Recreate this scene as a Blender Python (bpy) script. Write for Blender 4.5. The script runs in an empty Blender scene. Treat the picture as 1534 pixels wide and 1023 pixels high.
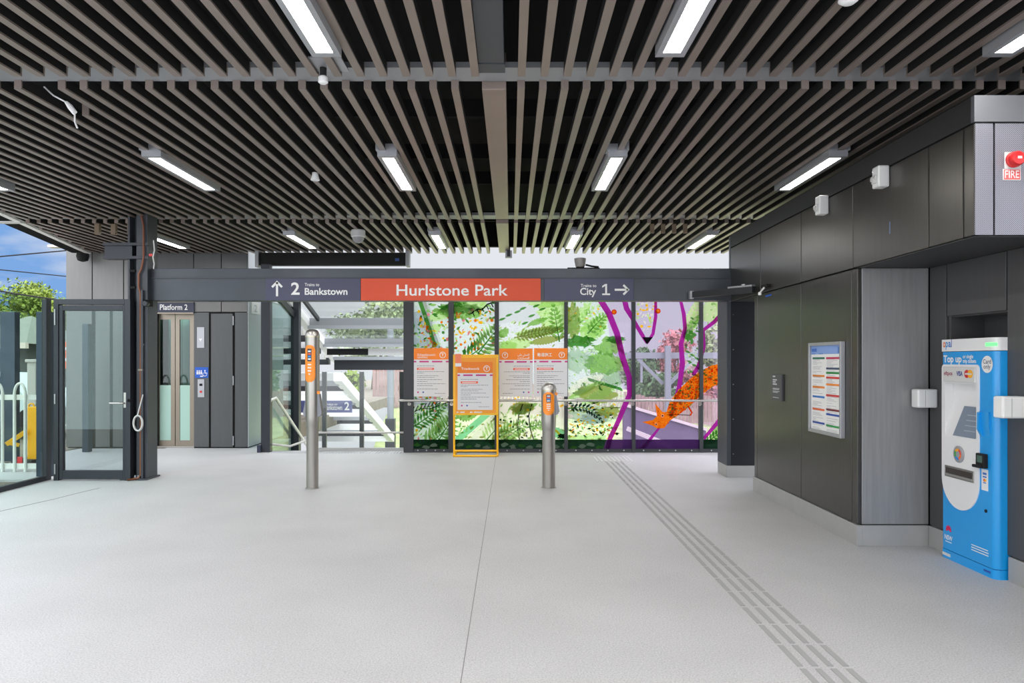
import bpy, bmesh, math, random
from mathutils import Vector, Matrix
C = bpy.context.scene.collection
F = 1100.0; CX = 765.0; CY = 541.0; EYE = 1.5
def at(px, py, Y):
    return Vector(((px-CX)*Y/F, Y, EYE-(py-CY)*Y/F))
V = Vector
ZUP = V((0, 0, 1))
# ------------------------------------------------------------------ materials
MATS = {}
def lin(c):
    return tuple(((v/255.0)/12.92 if v/255.0 <= .04045 else (((v/255.0)+.055)/1.055)**2.4) for v in c)
def mat(name, rgb, rough=.5, metal=0.0, noise=0.0, nscale=8.0, bump=0.0, spec=.5, stretch=None, coat=0.0):
    if name in MATS: return MATS[name]
    m = bpy.data.materials.new(name); m.use_nodes = True
    nt = m.node_tree; b = nt.nodes['Principled BSDF']
    c = lin(rgb)
    b.inputs['Base Color'].default_value = (*c, 1)
    b.inputs['Roughness'].default_value = rough
    b.inputs['Metallic'].default_value = metal
    b.inputs['Specular IOR Level'].default_value = spec
    b.inputs['Coat Weight'].default_value = coat
    if noise or bump:
        tc = nt.nodes.new('ShaderNodeTexCoord'); mp = nt.nodes.new('ShaderNodeMapping')
        nt.links.new(tc.outputs['Object'], mp.inputs['Vector'])
        if stretch: mp.inputs['Scale'].default_value = stretch
        n = nt.nodes.new('ShaderNodeTexNoise'); n.inputs['Scale'].default_value = nscale
        n.inputs['Detail'].default_value = 6
        nt.links.new(mp.outputs['Vector'], n.inputs['Vector'])
        if noise:
            r = nt.nodes.new('ShaderNodeMapRange')
            r.inputs['To Min'].default_value = 1-noise; r.inputs['To Max'].default_value = 1+noise
            r.inputs['From Min'].default_value = .25; r.inputs['From Max'].default_value = .75
            nt.links.new(n.outputs['Fac'], r.inputs['Value'])
            mx = nt.nodes.new('ShaderNodeVectorMath'); mx.operation = 'SCALE'
            mx.inputs[0].default_value = c
            nt.links.new(r.outputs['Result'], mx.inputs['Scale'])
            nt.links.new(mx.outputs['Vector'], b.inputs['Base Color'])
        if bump:
            bp = nt.nodes.new('ShaderNodeBump'); bp.inputs['Strength'].default_value = bump
            bp.inputs['Distance'].default_value = .01
            nt.links.new(n.outputs['Fac'], bp.inputs['Height'])
            nt.links.new(bp.outputs['Normal'], b.inputs['Normal'])
    MATS[name] = m
    return m
def mat_emit(name, rgb, strength):
    m = bpy.data.materials.new(name); m.use_nodes = True; nt = m.node_tree
    nt.nodes.clear(); o = nt.nodes.new('ShaderNodeOutputMaterial'); e = nt.nodes.new('ShaderNodeEmission')
    e.inputs['Color'].default_value = (*lin(rgb), 1); e.inputs['Strength'].default_value = strength
    nt.links.new(e.outputs[0], o.inputs[0]); MATS[name] = m; return m
def mat_glass(name, tint=(255, 255, 255), refl=1.0, rough=0.0):
    m = bpy.data.materials.new(name); m.use_nodes = True; nt = m.node_tree
    nt.nodes.clear(); o = nt.nodes.new('ShaderNodeOutputMaterial')
    t = nt.nodes.new('ShaderNodeBsdfTransparent'); t.inputs['Color'].default_value = (*lin(tint), 1)
    g = nt.nodes.new('ShaderNodeBsdfGlossy'); g.inputs['Roughness'].default_value = rough
    f0 = nt.nodes.new('ShaderNodeLayerWeight'); f0.inputs['Blend'].default_value = .5
    pw = nt.nodes.new('ShaderNodeMath'); pw.operation = 'POWER'; pw.inputs[1].default_value = 4.5
    f = nt.nodes.new('ShaderNodeMath'); f.operation = 'MULTIPLY_ADD'; f.inputs[1].default_value = .7; f.inputs[2].default_value = .04
    nt.links.new(f0.outputs['Facing'], pw.inputs[0]); nt.links.new(pw.outputs[0], f.inputs[0])
    mu = nt.nodes.new('ShaderNodeMath'); mu.operation = 'MULTIPLY'; mu.inputs[1].default_value = refl
    mx = nt.nodes.new('ShaderNodeMixShader')
    nt.links.new(f.outputs[0], mu.inputs[0]); nt.links.new(mu.outputs[0], mx.inputs[0])
    nt.links.new(t.outputs[0], mx.inputs[1]); nt.links.new(g.outputs[0], mx.inputs[2])
    nt.links.new(mx.outputs[0], o.inputs[0]); MATS[name] = m; return m
def mat_print(name, rgb, clear=0.1):
    m = bpy.data.materials.new(name); m.use_nodes = True; nt = m.node_tree
    nt.nodes.clear(); o = nt.nodes.new('ShaderNodeOutputMaterial'); c = (*lin(rgb), 1)
    tr = nt.nodes.new('ShaderNodeBsdfTranslucent'); tr.inputs['Color'].default_value = c
    df = nt.nodes.new('ShaderNodeBsdfDiffuse'); df.inputs['Color'].default_value = c
    tp = nt.nodes.new('ShaderNodeBsdfTransparent'); tp.inputs['Color'].default_value = c
    a = nt.nodes.new('ShaderNodeMixShader'); a.inputs[0].default_value = .25
    b = nt.nodes.new('ShaderNodeMixShader'); b.inputs[0].default_value = clear
    nt.links.new(tr.outputs[0], a.inputs[1]); nt.links.new(df.outputs[0], a.inputs[2])
    nt.links.new(a.outputs[0], b.inputs[1]); nt.links.new(tp.outputs[0], b.inputs[2])
    nt.links.new(b.outputs[0], o.inputs[0]); MATS[name] = m; return m
def mat_perf(name, rgb, dark, axes, pitch=.011, rough=.4, metal=.6, lo=.35):
    """perforated sheet: rows of small round holes"""
    m = mat(name, rgb, rough, metal); nt = m.node_tree; b = nt.nodes['Principled BSDF']
    tc = nt.nodes.new('ShaderNodeTexCoord'); sp = nt.nodes.new('ShaderNodeSeparateXYZ')
    nt.links.new(tc.outputs['Object'], sp.inputs[0])
    outs = []
    for ax in axes:
        mu = nt.nodes.new('ShaderNodeMath'); mu.operation = 'MULTIPLY'; mu.inputs[1].default_value = 2*math.pi/pitch
        s = nt.nodes.new('ShaderNodeMath'); s.operation = 'SINE'
        nt.links.new(sp.outputs[ax], mu.inputs[0]); nt.links.new(mu.outputs[0], s.inputs[0]); outs.append(s)
    p = nt.nodes.new('ShaderNodeMath'); p.operation = 'MULTIPLY'
    nt.links.new(outs[0].outputs[0], p.inputs[0]); nt.links.new(outs[1].outputs[0], p.inputs[1])
    g = nt.nodes.new('ShaderNodeMath'); g.operation = 'GREATER_THAN'; g.inputs[1].default_value = lo
    nt.links.new(p.outputs[0], g.inputs[0])
    mx = nt.nodes.new('ShaderNodeMix'); mx.data_type = 'RGBA'
    mx.inputs['A'].default_value = (*lin(rgb), 1); mx.inputs['B'].default_value = (*lin(dark), 1)
    nt.links.new(g.outputs[0], mx.inputs['Factor']); nt.links.new(mx.outputs['Result'], b.inputs['Base Color'])
    return m
# floor: pale ground concrete with fine speckle, soft patches and one saw-cut joint
def floor_mat():
    m = mat('pale_concrete', (186, 186, 186), .55); nt = m.node_tree; b = nt.nodes['Principled BSDF']
    tc = nt.nodes.new('ShaderNodeTexCoord')
    n1 = nt.nodes.new('ShaderNodeTexNoise'); n1.inputs['Scale'].default_value = 110; n1.inputs['Detail'].default_value = 3
    n2 = nt.nodes.new('ShaderNodeTexNoise'); n2.inputs['Scale'].default_value = 1.3; n2.inputs['Detail'].default_value = 5
    n3 = nt.nodes.new('ShaderNodeTexVoronoi'); n3.inputs['Scale'].default_value = 70
    for n in (n1, n2, n3): nt.links.new(tc.outputs['Object'], n.inputs['Vector'])
    r1 = nt.nodes.new('ShaderNodeMapRange'); r1.inputs['From Min'].default_value = .3; r1.inputs['From Max'].default_value = .7
    r1.inputs['To Min'].default_value = .78; r1.inputs['To Max'].default_value = 1.16
    r2 = nt.nodes.new('ShaderNodeMapRange'); r2.inputs['From Min'].default_value = .3; r2.inputs['From Max'].default_value = .7
    r2.inputs['To Min'].default_value = .95; r2.inputs['To Max'].default_value = 1.05
    r3 = nt.nodes.new('ShaderNodeMapRange'); r3.inputs['From Min'].default_value = .05; r3.inputs['From Max'].default_value = .25
    r3.inputs['To Min'].default_value = .62; r3.inputs['To Max'].default_value = 1.0
    nt.links.new(n1.outputs['Fac'], r1.inputs['Value']); nt.links.new(n2.outputs['Fac'], r2.inputs['Value'])
    nt.links.new(n3.outputs['Distance'], r3.inputs['Value'])
    a = nt.nodes.new('ShaderNodeMath'); a.operation = 'MULTIPLY'; c = nt.nodes.new('ShaderNodeMath'); c.operation = 'MULTIPLY'
    nt.links.new(r1.outputs[0], a.inputs[0]); nt.links.new(r2.outputs[0], a.inputs[1])
    nt.links.new(a.outputs[0], c.inputs[0]); nt.links.new(r3.outputs[0], c.inputs[1])
    s = nt.nodes.new('ShaderNodeVectorMath'); s.operation = 'SCALE'; s.inputs[0].default_value = lin((187, 187, 188))
    nt.links.new(c.outputs[0], s.inputs['Scale']); nt.links.new(s.outputs[0], b.inputs['Base Color'])
    return m
M_floor = floor_mat()
M_joint = mat('joint_sealant', (128, 127, 125), .8)
M_slat = mat('bronze_batten', (140, 127, 119), .4, .45, noise=.08, nscale=3)
M_black = mat('matt_black', (14, 14, 15), .85)
M_void = mat('black_lining_and_batten_shade', (9, 9, 9), .9)
M_steelpaint = mat('charcoal_paint', (62, 66, 72), .45, .2, noise=.06, nscale=4)
M_beampaint = mat('slate_grey_paint', (66, 71, 78), .38, .35, noise=.18, nscale=2.2)
M_darkframe = mat('dark_aluminium', (52, 55, 61), .4, .4)
M_grey = mat('light_steel_paint', (150, 152, 155), .45, .3)
M_mullion = mat('mullion_grey', (52, 54, 57), .45, .3)
M_panel = mat('dark_cladding', (88, 86, 83), .3, .8, noise=.06, nscale=30, stretch=(.2, 1, .05))
M_panel2 = mat('niche_cladding', (84, 84, 85), .5, .4, noise=.05, nscale=30, stretch=(.2, 1, .05))
M_return = mat('brushed_cladding', (150, 150, 150), .42, .35, noise=.10, nscale=40, stretch=(1, 1, .06))
M_lift = mat('lift_cladding', (108, 108, 106), .42, .4, noise=.05, nscale=20, stretch=(1, 1, .1))
M_liftdark = mat('lift_portal_cladding', (84, 86, 87), .42, .4, noise=.05, nscale=20, stretch=(1, 1, .1))
M_perf = mat_perf('perforated_silver', (150, 150, 160), (92, 92, 98), (0, 2), .012)
M_silver = mat('cap_steel', (120, 122, 127), .4, .6)
M_base = mat('pale_skirting', (172, 172, 170), .45, .35, noise=.06, nscale=6)
M_stain = mat('stainless_steel', (190, 188, 184), .38, .9)
M_stain2 = mat('brushed_stainless', (168, 164, 158), .32, 1.0, noise=.05, nscale=40, stretch=(1, 1, .05))
M_alu = mat('light_fitting_aluminium', (168, 170, 174), .4, .5)
M_white = mat('white_plastic', (232, 232, 230), .4)
M_offw = mat('pale_grey_plastic', (205, 205, 203), .4)
M_lamp = mat_emit('lamp_diffuser', (255, 251, 245), 40.0)
M_glass = mat_glass('clear_glass', (247, 250, 249), 1.0)
M_glassdoor = mat_glass('door_glass', (226, 234, 234), 2.0)
M_glassdark = mat_glass('green_glass', (212, 228, 224), 1.3)
M_frost = mat('frosted_glass', (166, 200, 186), .5)
M_champ = mat('champagne_metal', (140, 131, 117), .35, .6)
M_navy = mat('navy_sign', (64, 66, 92), .45)
M_navy2 = mat('deep_navy_sign', (38, 44, 66), .45)
M_orange = mat('station_orange', (214, 74, 34), .5)
M_text = mat('sign_white', (232, 232, 230), .5)
M_copper = mat('copper_pipe', (116, 74, 54), .4, .6)
M_blue = mat('machine_blue', (20, 150, 222), .35, 0, coat=.3)
M_mwhite = mat('machine_white', (226, 226, 226), .35)
M_red = mat('alarm_red', (208, 40, 42), .35)
M_poppy = mat('poster_orange', (240, 128, 24), .5)
M_porange = mat('poster_tag', (233, 88, 44), .5)
M_magenta = mat('poster_magenta', (190, 24, 120), .5)
M_paper = mat('paper', (218, 217, 218), .6)
M_ink = mat('ink_grey', (110, 110, 116), .7)
M_yellow = mat('yellow_frame', (250, 186, 8), .4)
M_readr = mat('reader_orange', (243, 140, 30), .4)
M_screen = mat('screen_dark', (24, 30, 46), .12)
M_screen2 = mat('touch_screen', (122, 134, 150), .15)
# ------------------------------------------------------------------ mesh builder
TXT = {}
def text_geo(s, bold=0.0):
    k = (s, bold)
    if k in TXT: return TXT[k]
    cu = bpy.data.curves.new('t', 'FONT'); cu.body = s; cu.size = 1; cu.offset = bold; cu.resolution_u = 3
    o = bpy.data.objects.new('t', cu); C.objects.link(o)
    dg = bpy.context.evaluated_depsgraph_get(); dg.update()
    me = bpy.data.meshes.new_from_object(o.evaluated_get(dg))
    vs = [v.co.copy() for v in me.vertices]; fs = [tuple(p.vertices) for p in me.polygons]
    bpy.data.objects.remove(o); bpy.data.curves.remove(cu); bpy.data.meshes.remove(me)
    TXT[k] = (vs, fs); return TXT[k]
OFF = {}
class MB:
    def __init__(s): s.bm = bmesh.new(); s.mi = 0
    def _f(s, vs):
        try:
            f = s.bm.faces.new(vs); f.material_index = s.mi; return f
        except ValueError: return None
    def box(s, x0, x1, y0, y1, z0, z1, bev=0.0):
        x0, x1 = min(x0, x1), max(x0, x1); y0, y1 = min(y0, y1), max(y0, y1); z0, z1 = min(z0, z1), max(z0, z1)
        v = [s.bm.verts.new(p) for p in ((x0,y0,z0),(x1,y0,z0),(x1,y1,z0),(x0,y1,z0),(x0,y0,z1),(x1,y0,z1),(x1,y1,z1),(x0,y1,z1))]
        fs = [s._f([v[i] for i in q]) for q in ((3,2,1,0),(4,5,6,7),(0,1,5,4),(1,2,6,5),(2,3,7,6),(3,0,4,7))]
        if bev:
            es = list({e for f in fs for e in f.edges})
            r = bmesh.ops.bevel(s.bm, geom=es, offset=bev, segments=2, affect='EDGES', profile=.5)
            for f in r['faces']: f.material_index = s.mi
        return s
    def hexa(s, pts):
        v = [s.bm.verts.new(p) for p in pts]
        for q in ((3,2,1,0),(4,5,6,7),(0,1,5,4),(1,2,6,5),(2,3,7,6),(3,0,4,7)): s._f([v[i] for i in q])
        return s
    def bar(s, p0, p1, w, h, up=ZUP):
        """rectangular bar from p0 to p1, w across, h along up"""
        p0, p1 = V(p0), V(p1); d = (p1-p0).normalized(); a = d.cross(up)
        if a.length < 1e-4: a = d.cross(V((1, 0, 0)))
        a.normalize(); b = a.cross(d).normalized()
        a *= w/2; b *= h/2
        return s.hexa([p0-a-b, p0+a-b, p1+a-b, p1-a-b, p0-a+b, p0+a+b, p1+a+b, p1-a+b])
    def tube(s, pts, r, seg=10, caps=True):
        pts = [V(p) for p in pts]; rings = []
        n = len(pts); prev = None
        for i, p in enumerate(pts):
            d = (pts[min(i+1, n-1)]-pts[max(i-1, 0)]).normalized()
            if prev is None:
                a = d.cross(ZUP)
                if a.length < 1e-3: a = d.cross(V((1, 0, 0)))
            else:
                a = prev - d*prev.dot(d)
            a.normalize(); prev = a.copy(); b = d.cross(a)
            rr = r[i] if isinstance(r, (list, tuple)) else r
            rings.append([s.bm.verts.new(p+(a*math.cos(t)+b*math.sin(t))*rr) for t in [2*math.pi*k/seg for k in range(seg)]])
        for i in range(n-1):
            for k in range(seg):
                s._f([rings[i][k], rings[i][(k+1) % seg], rings[i+1][(k+1) % seg], rings[i+1][k]])
        if caps: s._f(rings[0][::-1]); s._f(rings[-1])
        return s
    def lathe(s, prof, c, seg=24, axis='z'):
        c = V(c); rings = []
        for (r, h) in prof:
            if axis == 'z': rings.append([s.bm.verts.new(c+V((r*math.cos(t), r*math.sin(t), h))) for t in [2*math.pi*k/seg for k in range(seg)]])
            elif axis == 'y': rings.append([s.bm.verts.new(c+V((r*math.cos(t), -h, r*math.sin(t)))) for t in [2*math.pi*k/seg for k in range(seg)]])
            else: rings.append([s.bm.verts.new(c+V((-h, -r*math.cos(t), r*math.sin(t)))) for t in [2*math.pi*k/seg for k in range(seg)]])
        for i in range(len(rings)-1):
            for k in range(seg):
                s._f([rings[i][k], rings[i][(k+1) % seg], rings[i+1][(k+1) % seg], rings[i+1][k]])
        s._f(rings[0][::-1]); s._f(rings[-1])
        return s
    def poly(s, pts):
        return s._f([s.bm.verts.new(p) for p in pts])
    def prism(s, pts, n):
        """closed polygon extruded by vector n"""
        n = V(n); a = [s.bm.verts.new(p) for p in pts]; b = [s.bm.verts.new(V(p)+n) for p in pts]
        s._f(a[::-1]); s._f(b)
        for i in range(len(a)): s._f([a[i], a[(i+1) % len(a)], b[(i+1) % len(a)], b[i]])
        return s
    def text(s, t, o, u, v, h=None, w=None, align='l', bold=0.012):
        vs, fs = text_geo(t, bold)
        if not vs: return s
        x0 = min(p.x for p in vs); x1 = max(p.x for p in vs); y0 = min(p.y for p in vs); y1 = max(p.y for p in vs)
        cap = text_geo('H', 0)[0]; ch = max(p.y for p in cap)
        if h is None: sy = sx = w/(x1-x0)
        else:
            sy = h/ch; sx = sy if w is None else w/(x1-x0)
        dx = {'l': x0, 'c': (x0+x1)/2, 'r': x1}[align]
        o, u, v = V(o), V(u), V(v)
        nv = [s.bm.verts.new(o+u*((p.x-dx)*sx)+v*(p.y*sy)) for p in vs]
        for f in fs: s._f([nv[i] for i in f])
        return s
    def build(s, name, mats, parent=None, smooth=False, loc=None):
        bmesh.ops.recalc_face_normals(s.bm, faces=s.bm.faces)
        me = bpy.data.meshes.new(name)
        if not isinstance(mats, (list, tuple)): mats = [mats]
        if parent is not None: off = OFF[parent.name]
        elif loc is not None: off = V(loc)
        else:
            xs = [v.co for v in s.bm.verts]
            off = V(((min(p.x for p in xs)+max(p.x for p in xs))/2, (min(p.y for p in xs)+max(p.y for p in xs))/2, min(p.z for p in xs)))
        bmesh.ops.translate(s.bm, verts=s.bm.verts, vec=-off)
        s.bm.to_mesh(me); s.bm.free()
        for m in mats: me.materials.append(m)
        if smooth:
            for p in me.polygons: p.use_smooth = True
            try: me.set_sharp_from_angle(angle=math.radians(40))
            except Exception: pass
        o = bpy.data.objects.new(name, me); C.objects.link(o)
        if parent is not None: o.parent = parent
        else: o.location = off
        OFF[o.name] = off.copy()
        return o
def thing(name, label, cat, loc, group=None):
    o = bpy.data.objects.new(name, None); C.objects.link(o); o.location = V(loc); OFF[o.name] = V(loc)
    o.empty_display_size = .1
    o['label'] = label; o['category'] = cat
    if group: o['group'] = group
    return o
def tag(o, label, cat, group=None, kind=None):
    o['label'] = label; o['category'] = cat
    if group: o['group'] = group
    if kind: o['kind'] = kind
    return o
def struct(o): o['kind'] = 'structure'; return o
def sroot(name, loc=(0, 0, 0)):
    o = bpy.data.objects.new(name, None); C.objects.link(o); o.location = V(loc); OFF[o.name] = V(loc); o['kind'] = 'structure'; return o
def copy_tree(o, parent=None):
    c = o.copy(); C.objects.link(c)
    if parent is not None: c.parent = parent
    for ch in [x for x in bpy.data.objects if x.parent == o]: copy_tree(ch, c)
    return c
X1, Y1 = V((1, 0, 0)), V((0, 1, 0))
NY = V((0, -1, 0))          # reading direction on walls that face -X
rnd = random.Random(7)
# ------------------------------------------------------------------ floor
fl = MB()
fl.box(-5.95, 4.6, -6, 12.32, -.35, 0)
fl.box(-7.4, -5.95, 9.3, 12.62, -.35, 0)
fl.box(-5.95, -4.15, 12.32, 14.2, -.35, 0)
flo = struct(fl.build('floor', M_floor, loc=(0, 0, 0)))
j = MB(); j.box(-.2355, -.2305, -6, 11.9, 0.0, .001)
j.build('expansion_joint', M_joint, flo)
j = MB(); j.tube([at(a, b, 1650/(b-CY))+V((0, 0, .0005)) for a, b in ((0, 766), (40, 757), (80, 748), (120, 738), (150, 731))], .003, 4)
j.build('expansion_joint', M_joint, flo)
# ------------------------------------------------------------------ ceiling
SB, ST = 3.34, 3.43
EX, EY_, ES = -6.46, 9.66, -.25       # skewed left roof edge: x = EX + ES*(y-EY_)
def edge_x(y): return EX+ES*(y-EY_)
ceil = MB()
ceil.poly([(-3.2, -2, 3.95), (5.2, -2, 3.95), (5.2, 12.6, 3.95), (edge_x(12.6), 12.6, 3.95)])
ceil.poly([(-3.2, -2, 4.1), (5.2, -2, 4.1), (5.2, 12.6, 4.1), (edge_x(12.6), 12.6, 4.1)])
ceil.box(-7.5, 5.2, 12.5, 12.6, 3.45, 4.1)
ceil.box(5.1, 5.2, -2, 12.6, 3.2, 4.1)
co = struct(ceil.build('ceiling', M_void, loc=(0, 0, 3.34)))
WS = .05
grid = [-.377-.1478*k for k in range(0, 50)][::-1]+[.0705+.1478*k for k in range(0, 33)]
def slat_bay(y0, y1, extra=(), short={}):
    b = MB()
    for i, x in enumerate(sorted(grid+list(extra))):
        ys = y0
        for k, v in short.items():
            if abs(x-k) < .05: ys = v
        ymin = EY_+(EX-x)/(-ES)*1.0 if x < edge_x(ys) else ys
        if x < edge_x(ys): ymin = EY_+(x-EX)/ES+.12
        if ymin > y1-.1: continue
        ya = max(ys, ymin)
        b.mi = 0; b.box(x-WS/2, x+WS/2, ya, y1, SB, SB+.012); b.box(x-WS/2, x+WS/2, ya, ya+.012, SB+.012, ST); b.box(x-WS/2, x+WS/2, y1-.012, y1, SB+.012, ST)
        b.mi = 1; b.box(x-WS/2+.004, x+WS/2-.004, ya+.012, y1-.012, SB+.012, ST)  # batten sides coloured black to stand in for the shade between them
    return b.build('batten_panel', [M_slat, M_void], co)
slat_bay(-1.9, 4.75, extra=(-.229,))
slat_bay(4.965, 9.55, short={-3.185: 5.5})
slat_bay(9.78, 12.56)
for (y0, y1, x0) in ((4.74, 4.985, -5.3), (9.54, 9.82, -6.4)):
    b = MB(); b.box(x0, 5.0, y0, y1, 3.40, 3.432)
    b.box(x0, 5.0, y0, y0+.02, 3.395, 3.40); b.build('cross_beam', M_grey, co)
b = MB(); b.box(-.205, -.04, -1.9, 4.73, 3.365, 3.6, .004); b.box(-.21, -.035, 4.6, 4.74, 3.36, 3.366); b.build('spine_beam', M_steelpaint, co)
b = MB(); b.box(-.195, -.03, 4.99, 9.53, 3.345, 3.6, .004); b.box(-.195, -.03, 9.83, 12.5, 3.345, 3.6, .004)
b.build('spine_beam', mat('bronze_beam', (140, 126, 118), .42, .45, noise=.05, nscale=3), co)
# purlins glimpsed above the battens
b = MB()
for y in (1.2, 3.2, 6.3, 7.6, 8.7, 11.0): b.box(-6.2, 5.0, y, y+.06, 3.6, 3.75)
b.build('purlin', M_void, co)
# drop ends of short battens
b = MB()
for i in range(4): b.box(1.9+.1478*i-.025, 1.9+.1478*i+.025, 9.84, 9.89, 3.22, 3.34)
for i in range(3): b.box(-5.55+.22*i-.03, -5.55+.22*i+.03, 9.84, 9.9, 3.2, 3.34)
b.build('batten_end', mat('batten_end_cap', (118, 100, 80), .5), co)
# left fascia: pale flashing and dark gutter along the skewed edge
p0, p1 = V((edge_x(3.5), 3.5, 0)), V((edge_x(12.5), 12.5, 0))
b = MB(); b.bar(p0+V((-.01, 0, 3.34)), p1+V((-.01, 0, 3.34)), .075, .03); b.build('flashing', M_white, co)
b = MB(); b.bar(p0+V((-.165, 0, 3.42)), p1+V((-.165, 0, 3.42)), .24, .16); b.build('fascia', mat('gutter_dark', (14, 15, 17), .9, 0, spec=.1), co)
b = MB(); pe = at(124, 384, 12.45); b.lathe([(.02, -.09), (.08, -.07), (.1, 0), (.08, .12), (.03, .14)], pe, 16); b.build('gutter_outlet', M_black, co, smooth=True)
b = MB(); b.bar(V((-6.74, 9.66, 3.325)), V((-6.42, 9.66, 3.325)), .1, .02); b.build('edge_plate', M_offw, co)
# ------------------------------------------------------------------ ceiling lights
def make_light():
    r = thing('ceiling_light', '', 'light', (0, 0, 3.29))
    b = MB(); w, L = .085, .66
    b.box(-w, w, -L, L, 3.345, 3.40)
    b.box(-w, -w+.035, -L, L, 3.288, 3.345); b.box(w-.035, w, -L, L, 3.288, 3.345)
    b.box(-w+.035, w-.035, -L, -L+.06, 3.288, 3.345); b.box(w-.035, -w+.035, L-.06, L, 3.288, 3.345)
    b.box(-w-.012, -w+.012, -L-.02, -L+.12, 3.34, 3.42); b.box(w-.012, w+.012, -L-.02, -L+.12, 3.34, 3.42)
    b.build('housing', M_alu, r)
    b = MB(); b.box(-w+.037, w-.037, -L+.062, L-.062, 3.292, 3.343); b.build('diffuser', M_lamp, r)
    return r
Lp = make_light()
cols = [(-5.2, 'first'), (-3.14, 'second'), (-1.08, 'third'), (.935, 'fourth'), (2.86, 'fifth')]
first = True
row_txt = {0: 'in the nearest ceiling bay', 1: 'in the middle ceiling bay', 2: 'in the farthest ceiling bay'}
col_txt = {-5.2: 'by the far left roof edge', -3.14: 'left of centre beam, second out', -1.08: 'just left of the centre beam',
           .935: 'just right of the centre beam', 2.86: 'beside the right-hand wall'}
for ri, yc in ((0, 3.66), (1, 7.07), (2, 11.05)):
    for (x, nm) in cols:
        if ri == 0 and x < -3.2: continue
        if ri == 1 and x < -5: x = -5.3
        o = Lp if first else copy_tree(Lp); first = False
        o.location = (x, yc, 3.29)
        key = -5.2 if x < -5 else x
        o['label'] = 'long white ceiling light ' + row_txt[ri] + ', ' + col_txt[key]
        o['group'] = 'linear ceiling lights'
for yc in (.6,):
    for x in (-3.14, -1.08, .935, 2.86):
        o = copy_tree(Lp); o.location = (x, yc, 3.29); o['group'] = 'linear ceiling lights'
        o['label'] = 'long white ceiling light overhead, nearest the camera, ' + col_txt[x]
# ------------------------------------------------------------------ right wall
WX, NX = 2.82, 3.40
YF, YB, YR, YE = 4.463, 9.42, 5.965, 8.5
b = MB()
b.box(WX+.03, NX+.3, YR+.03, YE, 0, 2.262)                      # lower core
b.box(WX+.03, 5.0, YF+.03, YB, 2.262, 3.0)                       # upper core
b.box(WX+.015, 5.0, YF+.015, YB+.02, 2.95, 3.115)                # cap band
b.box(NX+.03, 5.0, 5.73, YR+.1, 0, 2.262); b.box(NX+.03, 5.0, 5.03, 5.73, 1.86, 2.262); b.box(NX+.03, 5.0, 2.6, 5.03, 0, 2.262)
b.box(NX+.30, 5.0, 5.03, 5.73, 0, 1.87)
wr = struct(b.build('wall_right', M_black, loc=(WX, 0, 0)))
seams = [YB, 8.29, 7.13, 6.05, 4.955, 4.575, YF]
g = .006
for i in range(len(seams)-1):
    b = MB(); b.box(WX, WX+.03, seams[i+1]+g, seams[i]-g, 2.268, 2.945, .004); b.build('cladding_panel', M_panel, wr)
low = [YE, 8.40, 7.13, 6.07, YR]
for i in range(len(low)-1):
    b = MB(); b.box(WX, WX+.03, low[i+1]+g, low[i]-g, .175, 2.256, .004); b.build('cladding_panel', M_panel, wr)
b = MB(); b.box(WX+.03+.004, NX-.005, YR, YR+.03, .175, 2.256, .004); b.build('return_panel', M_return, wr)
for (a, c, z0, z1) in ((5.735, 5.96, .175, 2.256), (5.04, 5.725, 1.85, 2.256), (2.6, 5.03, .175, 2.256)):
    b = MB(); b.box(NX, NX+.03, a+g*.5, c-g*.5, z0, z1, .003); b.build('cladding_panel', M_panel2, wr)
b = MB(); b.box(WX+.01, NX+.02, YF+.02, YR, 2.258, 2.264); b.build('soffit', mat('soffit_dark', (52, 52, 53), .6), wr)
for (a, c) in ((WX+.004, 2.932), (2.944, 4.95)):
    b = MB(); b.box(a, c, YF, YF+.02, 2.268, 2.945); b.build('perforated_panel', M_perf, wr)
b = MB(); b.box(WX-.004, 5.0, YF-.004, YF+.03, 2.955, 3.115); b.build('parapet_cap', M_silver, wr)
b = MB(); b.box(WX-.004, WX+.02, YF+.031, YB, 2.955, 3.115); b.build('parapet_cap_side', mat('cap_steel_shaded', (48, 48, 49), .5, .3), wr)  # side of the cap in a darker colour, imitating shade on that face
b = MB(); b.box(WX-.003, WX+.02, YB, YB+.06, 2.268, 3.1); b.build('end_trim', M_silver, wr)
# niche lining behind the machine
b = MB(); b.box(NX+.02, NX+.3, 5.7, 5.73, 0, 1.85); b.box(NX+.02, NX+.3, 5.03, 5.05, 0, 1.85); b.box(NX+.28, NX+.3, 5.05, 5.7, 0, 1.85); b.box(NX+.03, NX+.3, 5.04, 5.72, 1.84, 1.85)
b.build('niche_lining', M_panel2, wr)
b = MB()
b.box(WX-.012, WX+.03, YR-.012, YE+.01, 0, .168, .002); b.box(WX+.03, NX-.012, YR-.012, YR+.02, 0, .168, .002)
b.box(NX-.012, NX+.03, 5.68, YR-.012, 0, .168, .002); b.box(NX-.012, NX+.03, 2.6, 5.0, 0, .168, .002)
struct(b.build('baseboard_right', M_base))
# blue tape marks
b = MB(); q = at(1333, 341, F*WX/(1333-CX)); b.box(WX-.001, WX, q.y-.008, q.y+.008, q.z-.045, q.z+.045)
b.build('tape_mark', mat('blue_tape', (110, 130, 165), .6), wr)
b = MB(); q = at(1151, 443, F*WX/(1151-CX)); b.box(WX-.001, WX, q.y-.09, q.y+.09, q.z-.008, q.z+.012)
b.build('tape_mark', mat('bright_blue_tape', (20, 90, 190), .6), wr)
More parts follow.
